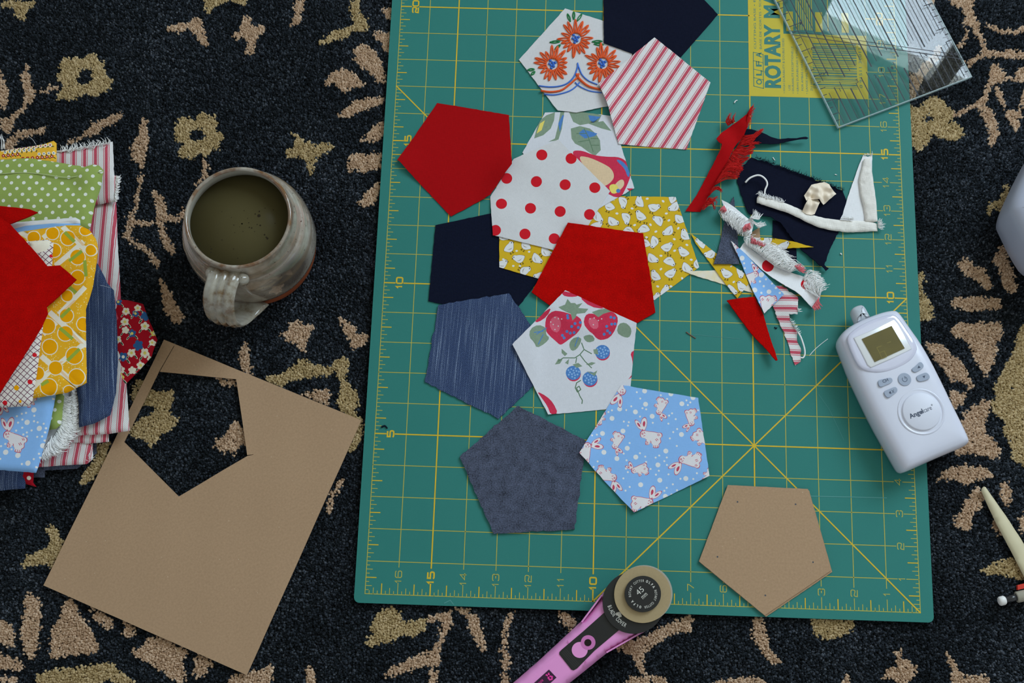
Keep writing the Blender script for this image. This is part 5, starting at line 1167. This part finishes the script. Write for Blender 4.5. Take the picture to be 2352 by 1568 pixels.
for v, a, b in (('S2',(555,500),(625,430)), ('S2',(545,605),(650,695)), ('S2',(612,890),(712,795)), ('S2',(630,235),(680,280)), ('S1',(590,920),(670,1000)), ('S1',(630,1170),(735,1090)), ('S2',(765,0),(775,130)), ('S2',(380,1110),(430,1080))): band(v, a, b, 30, 3)
for v, a, b in (('S2',(430,1000),(560,900)), ('S2',(620,620),(740,740)), ('S1',(650,920),(760,1040)), ('S2',(500,940),(640,1080)), ('S2',(580,440),(680,350))):
    for d in (-10, 0, 10): band(v, (a[0] + d, a[1]), (b[0] + d, b[1]), 3, 2)
fold('folded_golden_print', [(-60,560),(43,531),(100,523),(153,516),(184,517),(204,527),(220,548),(225,570),(219,619),(212,659),(196,710),(197,800),(198,878),(153,901),(76,914),(-60,930)], [m_seed, m_offw, m_gold, m_olive], Z0 + .040, .006, 'golden yellow print of orange discs and white bands', seed=54, prints=pr, lift=[(*P(205, 545, .05)[:2], .002, .012)])
zc = Z0 + .052
pr = [(VW('S2', circ(x, y, r, 12), zc), m) for x, y, r, m in ((310,842,20,1),(270,1085,22,1),(42,1272,22,1),(148,1138,24,2),(180,1260,14,2))] + [(VW('S1', circ(457, 1125, 14, 8), zc), 1), (VW('S1', [(250,985),(440,978),(450,1030),(420,1080),(300,1110)], zc), 3)]
fold('folded_crosshatch', [(-90,556),(64,553),(110,549),(122,558),(119,610),(98,748),(84,858),(73,924),(61,932),(0,935),(-90,932)], [m_hatch, m_dot, m_gold, m_offw], Z0 + .0465, .005, 'cream crosshatched cotton with red dots under the red felt', seed=55, prints=pr, uvrot=.1)
fold('red_felt_remnant', [(-60,478),(0,473),(40,477),(69,481),(87,488),(60,500),(23,514),(0,520),(-60,520)], [m_redfelt], Z0 + .0475, .0016, 'pointed red felt sliver over the green dotted cotton', seed=56, puff=0, wav=.001)
fold('red_felt_remnant', [(-60,470),(0,499),(26,517),(84,581),(110,612),(139,610),(176,642),(107,705),(110,720),(97,750),(54,819),(0,904),(-60,990)], [m_redfelt], Z0 + .0525, .0017, 'large red felt remnant with a notched edge on top of the pile', seed=57, puff=0, wav=.0015)
# ------------------------------------------------------------------ kraft sheet with a pentagon cut out
ZK = PILE + .0012
hole = [(365,853),(400,794),(401.2,794.7),(367,853.2),(543,871),(568,1045),(582,1043),(582.2,1043.8),(568.5,1047),(411,1140),(286,1015)]
ks, _ = sheet('card_sheet', PW([(377,780),(830,965),(567,1550),(100,1344)], ZK + .001), [m_kraft], thick=.0009, z=ZK, hole=PW(hole, ZK + .001), space=.012, seed=60, jit=0, uvrot=.45, bstep=.02, wav=.0012)
put(ks, 'brown card sheet with a pentagon cut out lying on the rug', 'card sheet')

# ------------------------------------------------------------------ stoneware mug of tea
MX, MY = -0.5373, 0.2767; ZB = PILE + .0005
mug = thing('stoneware_mug', (MX, MY, ZB), 'grey brown glazed stoneware mug on the rug beside the fabric pile', 'mug')
nt = NT('grey_glaze'); ob = nt.uv(obj=True); sep = nt.n('ShaderNodeSeparateXYZ', {0: ob}); nz = nt.noise(ob, 28, 5, .6); sp = nt.noise(ob, 420, 2)
gz_ = nt.mix(nt.n('ShaderNodeMapRange', {'Value': nz, 'From Min': .35, 'From Max': .7}).outputs[0], S(184, 177, 164), S(108, 88, 64))
gz_ = nt.mix(nt.n('ShaderNodeMapRange', {'Value': sp, 'From Min': .66, 'From Max': .74}).outputs[0], gz_, S(70, 50, 34))
zz = nt.math('ADD', sep.outputs[2], nt.math('MULTIPLY', nt.math('SUBTRACT', nz, .5), .006))
rim_ = nt.n('ShaderNodeMapRange', {'Value': zz, 'From Min': .0865, 'From Max': .0885}).outputs[0]
gz_ = nt.mix(nt.math('MULTIPLY', rim_, nt.n('ShaderNodeMapRange', {'Value': nt.noise(ob, 70, 3), 'From Min': .45, 'From Max': .6}).outputs[0]), gz_, S(120, 84, 52))
foot = nt.n('ShaderNodeMapRange', {'Value': zz, 'From Min': .0300, 'From Max': .0308}).outputs[0]
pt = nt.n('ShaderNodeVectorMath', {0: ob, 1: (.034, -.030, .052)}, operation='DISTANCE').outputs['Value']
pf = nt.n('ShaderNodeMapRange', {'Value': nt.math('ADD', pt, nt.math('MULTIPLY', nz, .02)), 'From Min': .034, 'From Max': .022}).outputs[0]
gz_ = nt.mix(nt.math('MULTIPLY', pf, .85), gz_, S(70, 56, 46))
st_ = nt.noise(nt.n('ShaderNodeVectorMath', {0: ob, 1: (8, 8, 160)}, operation='MULTIPLY').outputs[0], 1.0, 4, .6)
gz_ = nt.mix(nt.math('MULTIPLY', nt.n('ShaderNodeMapRange', {'Value': st_, 'From Min': .5, 'From Max': .62}).outputs[0], .55), gz_, S(122, 104, 80))
nt.s('Base Color', nt.mix(foot, S(140, 68, 30), gz_)); nt.s('Roughness', nt.math('SUBTRACT', .55, nt.math('MULTIPLY', foot, .43))); nt.s('Coat Weight', nt.math('MULTIPLY', foot, .9)); nt.s('Coat Roughness', .05)
nt.bump(nz, .25, .001); m_glaze = nt.m
nt = NT('inside_glaze'); ob = nt.uv(obj=True); nt.s('Base Color', nt.mix(nt.noise(ob, 30, 4), S(150, 146, 132), S(180, 176, 164))); nt.s('Roughness', .2); m_inglaze = nt.m
prof = [(.0005, ZB), (.038, ZB), (.0435, ZB + .001), (.0455, ZB + .004), (.0482, ZB + .012), (.0498, ZB + .020), (.0505, ZB + .0245), (.0508, ZB + .0300), (.0517, ZB + .0306), (.0518, ZB + .0330), (.0519, ZB + .042), (.0518, ZB + .050), (.0508, ZB + .059), (.0488, ZB + .066), (.0464, ZB + .0722), (.0457, ZB + .0728), (.0458, ZB + .0742), (.0448, ZB + .0750), (.0450, ZB + .0764), (.0439, ZB + .0772),
        (.0436, ZB + .0785), (.0430, ZB + .0805), (.0424, ZB + .082), (.0418, ZB + .085), (.0416, ZB + .0875), (.0413, ZB + .0892), (.0403, ZB + .0900), (.0392, ZB + .0896), (.0385, ZB + .0880)]
lathe('mug_body', prof, MX, MY, m_glaze, mug, seg=96)
lathe('mug_inside', [(.0386, ZB + .0884), (.0382, ZB + .085), (.0390, ZB + .080), (.0420, ZB + .070), (.046, ZB + .055), (.047, ZB + .040), (.044, ZB + .018), (.036, ZB + .007), (.0005, ZB + .006)], MX, MY, m_inglaze, mug, seg=96)
def strap(name, path, wid, th, mat, parent, lateral):
    """handle: a grooved strap swept along a path; lateral = sideways unit vector"""
    v, f = [], []; n = len(path); prof_ = []
    for i in range(17):
        t = -1 + 2 * i / 16; prof_.append((t, (1 - abs(t) ** 4) ** .5 * .55 + .20 * math.cos(t * 12.5) * (1 - t * t)))
    for i in range(16, -1, -1):
        t = -1 + 2 * i / 16; prof_.append((t, -(1 - abs(t) ** 4) ** .5 * .5 - .02))
    m = len(prof_); path = np.asarray(path); tan = np.gradient(path, axis=0); tan /= np.linalg.norm(tan, axis=1)[:, None]
    lat = np.asarray(lateral)
    for i in range(n):
        nn = np.cross(tan[i], lat); nn /= np.linalg.norm(nn); k = wid[i] / 2
        for a, b in prof_: v.append(path[i] + lat * a * k + nn * b * th)
    for i in range(n - 1):
        for k in range(m):
            k2 = (k + 1) % m; f.append((i * m + k, (i + 1) * m + k, (i + 1) * m + k2, i * m + k2))
    f.append(tuple(range(m - 1, -1, -1))); f.append(tuple((n - 1) * m + k for k in range(m)))
    me = pymesh(name, v, f); bm = bmesh.new(); bm.from_mesh(me); bmesh.ops.recalc_face_normals(bm, faces=bm.faces); bm.to_mesh(me); bm.free()
    return obj(name, me, mat, parent, smooth=True)
hd = np.array([-.17, -.985]); hl = np.array([.985, -.17, 0])
def hp(r, z, s=0): return (MX + hd[0] * r + hl[0] * s, MY + hd[1] * r + hl[1] * s, ZB + z)
hpath = spline([hp(.0400, .079), hp(.050, .083), hp(.0630, .082), hp(.0725, .074, .001), hp(.0758, .060, .002), hp(.0720, .044, .004), hp(.0610, .031, .007), hp(.0480, .026, .010)], 30)
m_hglaze = NT('handle_glaze'); ob = m_hglaze.uv(obj=True); _n = m_hglaze.noise(ob, 60, 4, .6)
m_hglaze.s('Base Color', m_hglaze.ramp(_n, [(.3, S(176, 172, 160)), (.5, S(150, 144, 130)), (.62, S(112, 88, 60)), (.75, S(128, 78, 40))])); m_hglaze.s('Roughness', .16); m_hglaze.s('Coat Weight', .4); m_hglaze = m_hglaze.m
strap('handle', hpath, np.interp(np.linspace(0, 1, 30), [0, .15, .5, .85, 1], [.032, .025, .025, .023, .030]), .0050, m_hglaze, mug, hl)
# small thrown scrolls where the handle meets the rim
for s_ in (-.011, .014):
    c = hp(.0455, .0815, s_); lathe('handle_scroll', [(.0003, c[2] + .003), (.0035, c[2] + .002), (.0050, c[2] - .001), (.0045, c[2] - .005), (.0005, c[2] - .006)][::-1], c[0], c[1], m_hglaze, mug, seg=20)
nt = NT('green_tea'); ob = nt.uv(obj=True); nt.s('Base Color', nt.mix(nt.noise(ob, 16, 3), S(80, 73, 46), S(90, 83, 55))); nt.s('Roughness', .3); nt.s('IOR', 1.33); nt.s('Specular IOR Level', .1); m_tea = nt.m
tz = ZB + .074; tea = lathe('tea', [(.0006, tz), (.0407, tz), (.0409, tz - .001), (.0405, tz - .003), (.0006, tz - .004)][::-1], MX, MY, m_tea, seg=64)
put(tea, 'olive green tea with dark leaf specks in the mug', 'tea')
m_speck = plain('tea_leaf', S(46, 38, 20), .7, .2); random.seed(21)
pts = [(727,505,15),(730,468,7),(738,588,8),(712,580,5),(665,610,7),(775,668,8),(800,700,10),(790,690,7),(318,790,7),(312,768,4),(316,820,6),(410,712,5),(512,585,5),(520,650,4),(545,870,5),(410,470,4),(490,520,4),(600,462,4),(640,565,5),(630,528,4),(695,490,6),(780,440,5),(850,455,5),(865,570,4),(510,790,5),(590,640,4),(560,600,3),(690,640,4),(645,605,6)]
for x, y, r in pts:
    wx, wy = P(400 + x / 3.7325, 360 + y / 3.7325, tz)[:2]; decal('leaf_speck', [circ(wx, wy, r / 3.73 / 2850, 7)], tz + .00005, m_speck, tea)

# ------------------------------------------------------------------ baby monitor
mu = np.array([-.44, .898]); mr = np.array([.898, .44]); ZM = MATZ + .0006; ZT = MATZ + .028
mon = thing('baby_monitor', (*P(2075, 900, ZT)[:2], ZM), 'white handheld baby monitor with small square screen and grey buttons on the mat corner', 'baby monitor')
m_wp = plain('white_plastic', S(216, 218, 232), .22, .5, coat=.3); m_btn = plain('grey_button', S(158, 168, 186), .45, .4); m_btxt = plain('button_print', S(70, 80, 100), .5, .3); m_wp2 = plain('white_disc_plastic', S(218, 220, 232), .4, .4)
m_win = plain('screen_window_plastic', S(214, 214, 232), .06, .5, coat=1.0); m_silver = plain('silver_bezel', S(236, 238, 242), .25, .6, metal=.25); m_lcd = NT('lcd'); m_lcd.s('Base Color', m_lcd.mix(m_lcd.noise(m_lcd.uv(obj=True), 60, 2), S(84, 74, 26), S(104, 92, 38))); m_lcd.s('Roughness', .05); m_lcd = m_lcd.m
out_px = [(170,400),(175,355),(215,300),(280,250),(380,200),(470,165),(560,135),(640,122),(672,132),(700,165),(780,280),(860,390),(960,560),(1060,760),(1150,950),(1230,1110),(1288,1235),(1284,1262),(1240,1292),(1100,1350),(960,1410),(850,1460),(740,1508),(712,1500),(690,1470),(600,1310),(470,1080),(350,830),(270,660),(210,500)]
bo = np.array(VW('M', out_px, ZT - .009)); bc = bo.mean(0)
def inset(p, d):
    p = np.asarray(p); n = len(p); a = p - np.roll(p, 1, 0); b = np.roll(p, -1, 0) - p
    a /= np.linalg.norm(a, axis=1)[:, None]; b /= np.linalg.norm(b, axis=1)[:, None]; m = a + b; m /= np.linalg.norm(m, axis=1)[:, None]
    ar = (p[:, 0] * np.roll(p[:, 1], -1) - np.roll(p[:, 0], -1) * p[:, 1]).sum(); nn = np.stack([-m[:, 1], m[:, 0]], 1) * (1 if ar > 0 else -1)
    return p + nn * d
def loft(name, rings, mat, parent, cap=True):
    n = len(rings[0][0]); v, f = [], []
    p0 = np.asarray(rings[0][0]); ar = (p0[:, 0] * np.roll(p0[:, 1], -1) - np.roll(p0[:, 0], -1) * p0[:, 1]).sum()
    for p, z in rings:
        p = list(p) if ar > 0 else list(p)[::-1]
        for i, (x, y) in enumerate(p): v.append((x, y, z))
    for i in range(len(rings) - 1):
        for k in range(n):
            k2 = (k + 1) % n; f.append((i * n + k, i * n + k2, (i + 1) * n + k2, (i + 1) * n + k))
    f.append(tuple(range(n - 1, -1, -1)))
    o0 = len(v); c = np.asarray(rings[-1][0]).mean(0)
    # soft crown: concentric rings to the middle of the top
    last = (len(rings) - 1) * n
    v.append((c[0], c[1], rings[-1][1] + .0004))
    for k in range(n): f.append((last + k, last + (k + 1) % n, o0))
    return obj(name, pymesh(name, v, f), mat, parent, smooth=True)
bs = np.array(smooth_loop([tuple(p) for p in bo], 1)); bcn = (bs.max(0) + bs.min(0)) / 2
def shrink(d):
    q = bs - bcn; a = q @ mr; b = q @ mu
    return bcn + np.outer(a * (1 - d / np.abs(a).max()), mr) + np.outer(b * (1 - d / np.abs(b).max()), mu)
loft('body', [(shrink(.0035), ZM), (shrink(.0012), ZM + .0025), (shrink(.0003), ZM + .008), (bs, ZT - .012), (shrink(.0004), ZT - .0075), (shrink(.0016), ZT - .0042), (shrink(.0040), ZT - .0018), (shrink(.0080), ZT - .0005), (shrink(.013), ZT), (shrink(.02), ZT + .0003)], m_wp, mon)
def mon_z(x, y): return ZT + .0004
def MV(p, z=ZT): return VW('M', p, z)
wv = smooth_loop(MV([(235,350),(330,265),(470,195),(640,150),(690,190),(770,310),(850,430),(830,500),(770,570),(660,630),(540,660),(430,650),(360,620),(320,570),(270,460)]), 2)
wv = np.array(wv); loft('screen_window', [(wv, ZT - .0035), (wv, ZT + .0002), (inset(wv, .0008), ZT + .0009), (inset(wv, .003), ZT + .0012)], m_win, mon)
bz = np.array(MV([(302,358),(470,285),(645,200),(680,235),(740,340),(798,452),(640,530),(450,612),(420,590),(360,470)], ZT + .0015)); loft('screen_bezel', [(bz, ZT + .0006), (bz, ZT + .0017), (inset(bz, .0006), ZT + .0019)], m_silver, mon)
sq = MV([(370,368),(625,255),(738,448),(482,565)], ZT + .002); lcd = prism('screen', sq, ZT + .0015, ZT + .00255, m_lcd, mon)
dg = []
m_seg = plain('lcd_segment', S(126, 114, 56), .3, .3)
for a, b in (((500,440),(540,425)), ((500,440),(520,480)), ((520,485),(565,468)), ((525,490),(545,535)), ((565,470),(585,515)), ((545,535),(585,518)), ((590,400),(620,390))): dg += ribbon(MV([a, b], ZT + .0026), .0006)
decal('screen_segments', dg, ZT + .00258, m_seg, lcd, True)
for nm, p in (('CH', [(500,722),(560,712),(625,695),(636,740),(570,765),(520,788)]), ('mute', [(548,820),(600,800),(660,772),(680,815),(640,845),(588,884)]), ('up', [(788,628),(830,600),(872,556),(908,605),(860,640),(818,660)]), ('down', [(830,690),(880,668),(930,652),(960,705),(910,725),(850,738)])):
    b = prism('button', smooth_loop(MV(p), 2), ZT - .001, ZT + .0013, m_btn, mon, bev=.0003); z_ = ZT + .00136
    if nm == 'CH': text('button_mark', 'CH', MV([(552,748)])[0], mr, .0024, z_, m_btxt, b, .02)
    elif nm == 'up': decal('button_mark', [MV([(845,622),(872,615),(853,598)])], z_, m_btxt, b)
    elif nm == 'down': decal('button_mark', [MV([(886,690),(910,682),(904,706)])], z_, m_btxt, b)
    else: decal('button_mark', [MV([(600,828),(612,815),(622,838),(606,838)])] + ribbon(MV([(622,808),(645,828)]), .0003) + ribbon(MV([(640,803),(630,832)]), .0003), z_, m_btxt, b, True)
c = MV([(735, 715)])[0]
b = prism('button', circ(*c, .0052, 28), ZT - .001, ZT + .0013, m_btn, mon, bev=.0003); decal('button_mark', strip([(c[0] + .0019 * math.cos(a), c[1] + .0019 * math.sin(a)) for a in np.linspace(2.5, 7.6, 16)], .0004) + ribbon(MV([(733,690),(740,712)]), .0004), ZT + .00136, m_btxt, b)
c = MV([(880, 990)])[0]; RR = 172 / 3.7325 / (FPX / .985)
lathe('speaker_ring', [(RR * 1.0, ZT - .001), (RR * 1.02, ZT - .0002), (RR * 1.16, ZT + .0007), (RR * 1.22, ZT + .0005), (RR * 1.25, ZT - .001)], *c, m_wp, mon, seg=64)
dsc = lathe('speaker_disc', [(.0004, ZT + .0016), (RR * .93, ZT + .0016), (RR * .985, ZT + .0012), (RR, ZT + .0004), (RR, ZT - .001)][::-1], *c, m_wp2, mon, seg=64)
zd = ZT + .00166; q0 = MV([(787,1050)], zd)[0]; q1 = MV([(905,1000)], zd)[0]; q2 = MV([(975,968)], zd)[0]; dq = np.array(q2) - np.array(q0)
text('brand_lettering', 'Angel', q0, dq, .0036, zd, m_btxt, dsc, .03, np.hypot(*(np.array(q1) - np.array(q0)))); text('brand_lettering', 'care', np.array(q1) + dq * .02, dq, .0036, zd, m_btxt, dsc, .0, np.hypot(*(np.array(q2) - np.array(q1))) * .95)
text('brand_lettering', '\u00ae', MV([(968,942)], zd)[0], dq, .0014, zd, m_btxt, dsc)
nt = NT('clear_antenna'); nt.s('Base Color', c4(S(208, 214, 222))); nt.s('Roughness', .1); nt.s('Transmission Weight', .2); nt.s('IOR', 1.4); m_ant = nt.m
an = np.array(smooth_loop(MV([(282,140),(292,98),(360,70),(395,80),(440,165),(455,190),(330,240),(318,225)], MATZ + .018), 2))
loft('antenna', [(inset(an, .002), MATZ + .008), (an, MATZ + .012), (an, MATZ + .017), (inset(an, .0015), MATZ + .020), (inset(an, .004), MATZ + .0208)], m_ant, mon)

# ------------------------------------------------------------------ rotary cutter
ZH = PILE + .0012
m_pinkp = plain('pink_plastic', S(236, 152, 212), .32, .5, noise=.02, nscale=100); m_blkp = plain('black_plastic', S(22, 22, 24), .35, .5, noise=.25, nscale=300); m_tanb = plain('blade_guard_tan', S(172, 152, 116), .42, .5, metal=.35, noise=.08, nscale=500); m_lett = plain('pale_lettering', S(206, 204, 196), .6, .2); m_steel = plain('blade_steel', S(190, 190, 190), .2, .5, metal=1.0)
def KV(p, z): return VW('K', p, z)
cut = thing('rotary_cutter', (*P(1360, 1480, ZH)[:2], ZH), 'pink handled rotary cutter with round blade guard at the mat edge', 'rotary cutter')
hpts = [(1120,430),(1050,560),(950,690),(830,810),(560,1060),(300,1300),(0,1560),(-400,1905),(-800,2250),(-980,2480),(-880,2640),(-640,2640),(-300,2400),(300,1910),(700,1568),(850,1450),(1000,1330),(1160,1200),(1400,1060),(1560,970),(1710,890),(1600,600),(1400,400)]
ZHT = ZH + .021
hz = lambda X, Y: np.full(len(X), ZH)
ho, hzt = sheet('handle', KV(hpts, ZHT - .003), [m_pinkp], thick=.021, z=MATZ + .0006, puff=.006, space=.003, parent=cut, seed=70, jit=0, bstep=.0025)
ZHT = MATZ + .0006 + .021
cov = KV(circ(1500, 565, 388, 48), ZHT + .002); prism('blade_cover', cov, ZHT - .012, ZHT + .0025, m_blkp, cut, bev=.0006)
prism('blade', KV(circ(1625, 455, 356, 56), ZHT), ZHT + .0026, ZHT + .0031, m_steel, cut)
prism('blade_guard', KV(circ(1612, 462, 356, 56), ZHT + .005), ZHT + .0032, ZHT + .0052, m_tanb, cut, bev=.0005)
hub = prism('hub', KV(circ(1615, 455, 227, 48), ZHT + .008), ZHT + .0052, ZHT + .0082, m_blkp, cut, bev=.0005)
zt_ = ZHT + .00828; hc = KV([(1615, 455)], zt_)[0]; pr_ = 160 / 5.445 / (FPX / .995)
A = math.radians
for i, (s, a0, a1, ft) in enumerate((('OLFA', 78, 28, .05), ('ROTARY CUTTER', 20, -84, .01), ('OLFA', -94, -150, .05), ('ROTARY CUTTER', 196, 84, .01))):
    arc_text('hub_lettering', s, hc, pr_ * .92, A(a0), A(a1), .0018, zt_, m_lett, hub, ft, xs=.72)
td = np.array([.72, .69]); text('hub_lettering', '45', KV([(1562,478)], zt_)[0], td, .0042, zt_, m_lett, hub, 0, .0062); text('hub_lettering', 'mm', KV([(1618,522)], zt_)[0], td, .0036, zt_, m_lett, hub, 0, .0050)
zc_ = ZHT + .0026; cc_ = KV([(1615, 455)], zc_)[0]; arc_text('cover_lettering', 'BLADE COVER', cc_, 462 / 5.445 / (FPX / 1.0), A(200), A(243), .0030, zc_, m_lett, cut, .01, inside=True, xs=.62)
decal('arrow', [KV([(1280,690),(1340,672),(1362,700),(1342,705),(1352,738),(1315,750),(1300,722),(1285,728)], zc_)], zc_, m_lett, cut)
zs = ZHT + .0006
sl = prism('slider', KV([(1140,680),(1230,790),(1325,900),(1010,1165),(795,1385),(750,1410),(720,1400),(570,1210),(572,1180),(600,1150),(860,930)], zs), ZHT - .004, zs, m_blkp, cut, bev=.0003)
m_pinkd = plain('pink_inner', S(206, 118, 180), .4, .4)
decal('keyhole', [KV(circ(825, 1155, 100, 24), zs)], zs + .0001, m_pinkp, sl); decal('keyhole', [KV(circ(930, 1062, 92, 24), zs)], zs + .0002, m_pinkd, sl); decal('screw_hole', [KV(circ(927, 1064, 45, 20), zs)], zs + .0003, plain('dark_hole', S(30, 16, 16), .6, .2), sl)
for p in ([(662,1040),(676,1035),(694,1078),(682,1082)], [(886,1298),(900,1292),(918,1332),(904,1340)]): decal('mark', [KV(p, ZHT)], ZHT + .0002, m_pinkd, cut)
for i in range(8): decal('slider_rib', [ribbon(KV([(600 + i * 17, 1185 - i * 14), (770 + i * 17, 1380 - i * 14)], zs), .0005)[0]], zs + .0001, plain('rib_black', S(42, 42, 44), .4, .5), sl) if i < 4 else None
stk = decal('sticker', [KV([(440,1400),(535,1500),(150,1850),(50,1750)], ZHT)], ZHT + .0002, plain('sticker_purple', S(52, 14, 52), .4, .4), cut)
m_mag = plain('magenta_print', S(236, 60, 160), .5, .3); zq_ = ZHT + .0003
decal('ribbon_mark', strip(KV([(400,1465),(440,1480),(480,1490),(478,1520),(450,1528),(432,1505),(440,1470),(435,1440)], zq_), .0011), zq_, m_mag, stk)
text('sticker_lettering', 'ROTARY CUTTER', KV([(355,1520)], zq_)[0], (-.74, -.67), .0016, zq_, m_mag, stk, .01, .012)
for nm, (a, b) in (('l', ((1088,470),(838,805))), ('r', ((1600,945),(1160,1195)))):
    vv, ff = [], []; n = 24
    for i in range(n):
        t = (i + .5) / n; p = np.array(a) * (1 - t) + np.array(b) * t
        if nm == 'l': p = p + np.array((10, 4))
        else: p = p + np.array((-4, -8))
        x, y = KV([tuple(p)], ZHT - .006)[0]; c0 = len(vv); h = .0008
        for dz in (-.007, .004):
            for dx, dy in ((-h, 0), (0, -h), (h, 0), (0, h)): vv.append((x + dx, y + dy, ZHT - .006 + dz))
        ff += [(c0 + k, c0 + (k + 1) % 4, c0 + 4 + (k + 1) % 4, c0 + 4 + k) for k in range(4)] + [(c0 + 4, c0 + 5, c0 + 6, c0 + 7)]
    obj('grip_ridges', pymesh('grip_ridges', vv, ff), m_pinkp, cut)

# ------------------------------------------------------------------ things at the right border
m_bamboo = plain('cream_bamboo', S(206, 196, 162), .5, .4, noise=.06, nscale=120)
st, _ = sheet('point_turner', VW('R1', [(276,205),(285,175),(305,158),(325,165),(420,300),(560,500),(700,715),(900,1060),(1050,1400),(1000,1500),(900,1450),(700,1055),(600,860),(450,580),(340,350)], PILE + .009), [m_bamboo], thick=.003, z=PILE + .0012, puff=.0012, jit=0, seed=80, space=.003)
put(st, 'cream tapered flat stick with a rounded tip lying on the rug', 'point turner')
pen = thing('marking_pen', (*P(2300, 1380, PILE)[:2], PILE), 'slim marking pen with white tip and ribbed grey barrel on the rug', 'pen')
p0 = np.array([*P(2294, 1381, PILE + .004)[:2], PILE + .0045]); p1 = np.array([*P(2420, 1351, PILE + .004)[:2], PILE + .0045]); pd = (p1 - p0) / np.linalg.norm(p1 - p0); ps = np.cross(pd, (0, 0, 1)); pup = np.array([0, 0, 1.0])
def rod(name, prof_, mat, ribs=0):
    v, f = [], []; n = 24
    for s, r in prof_:
        for k in range(n):
            a = 2 * math.pi * k / n; rr = r * (1 + (.06 if ribs and k % 2 else 0)); v.append(p0 + pd * s + ps * rr * math.cos(a) + pup * rr * math.sin(a))
    for i in range(len(prof_) - 1):
        for k in range(n): f.append((i * n + k, i * n + (k + 1) % n, (i + 1) * n + (k + 1) % n, (i + 1) * n + k))
    f.append(tuple(range(n - 1, -1, -1))); f.append(tuple((len(prof_) - 1) * n + k for k in range(n)))
    me = pymesh(name, v, f); bm = bmesh.new(); bm.from_mesh(me); bmesh.ops.recalc_face_normals(bm, faces=bm.faces); bm.to_mesh(me); bm.free()
    return obj(name, me, mat, pen, smooth=True)
rod('tip', [(-.0005, .0018), (0, .0030), (.001, .0036), (.0042, .0036), (.0052, .0028)], plain('white_tip', S(232, 230, 226), .4, .4))
rod('neck', [(.0050, .0024), (.0085, .0024), (.009, .0027), (.0145, .0027)], plain('smoky_neck', S(52, 52, 54), .12, .5))
rod('barrel', [(.0140, .0036), (.0146, .0042), (.030, .0042), (.110, .0042), (.112, .003)], plain('ribbed_grey', S(172, 166, 150), .35, .5), 1)
prism('clip', [tuple((p0 + pd * s + ps * t)[:2]) for s, t in ((.0165, -.0052), (.05, -.0052), (.05, -.0088), (.0175, -.0088))], PILE + .003, PILE + .006, plain('red_clip', S(206, 52, 36), .4, .4), pen)
cs = np.array(smooth_loop(VW('N', [(2316,478),(2322,455),(2345,405),(2385,330),(2480,330),(2540,420),(2540,560),(2480,640),(2385,615),(2350,562),(2326,512),(2316,492)], PILE + .045), 2))
m_case = plain('grey_white_plastic', S(176, 180, 196), .35, .4)
cse = loft('plastic_case', [(inset(cs, .008), PILE + .0006), (inset(cs, .003), PILE + .008), (cs, PILE + .025), (cs, PILE + .045), (inset(cs, .0015), PILE + .052), (inset(cs, .006), PILE + .056), (inset(cs, .014), PILE + .058)], m_case, None)
put(cse, 'rounded grey white plastic case at the rug border beside the ruler', 'plastic case')
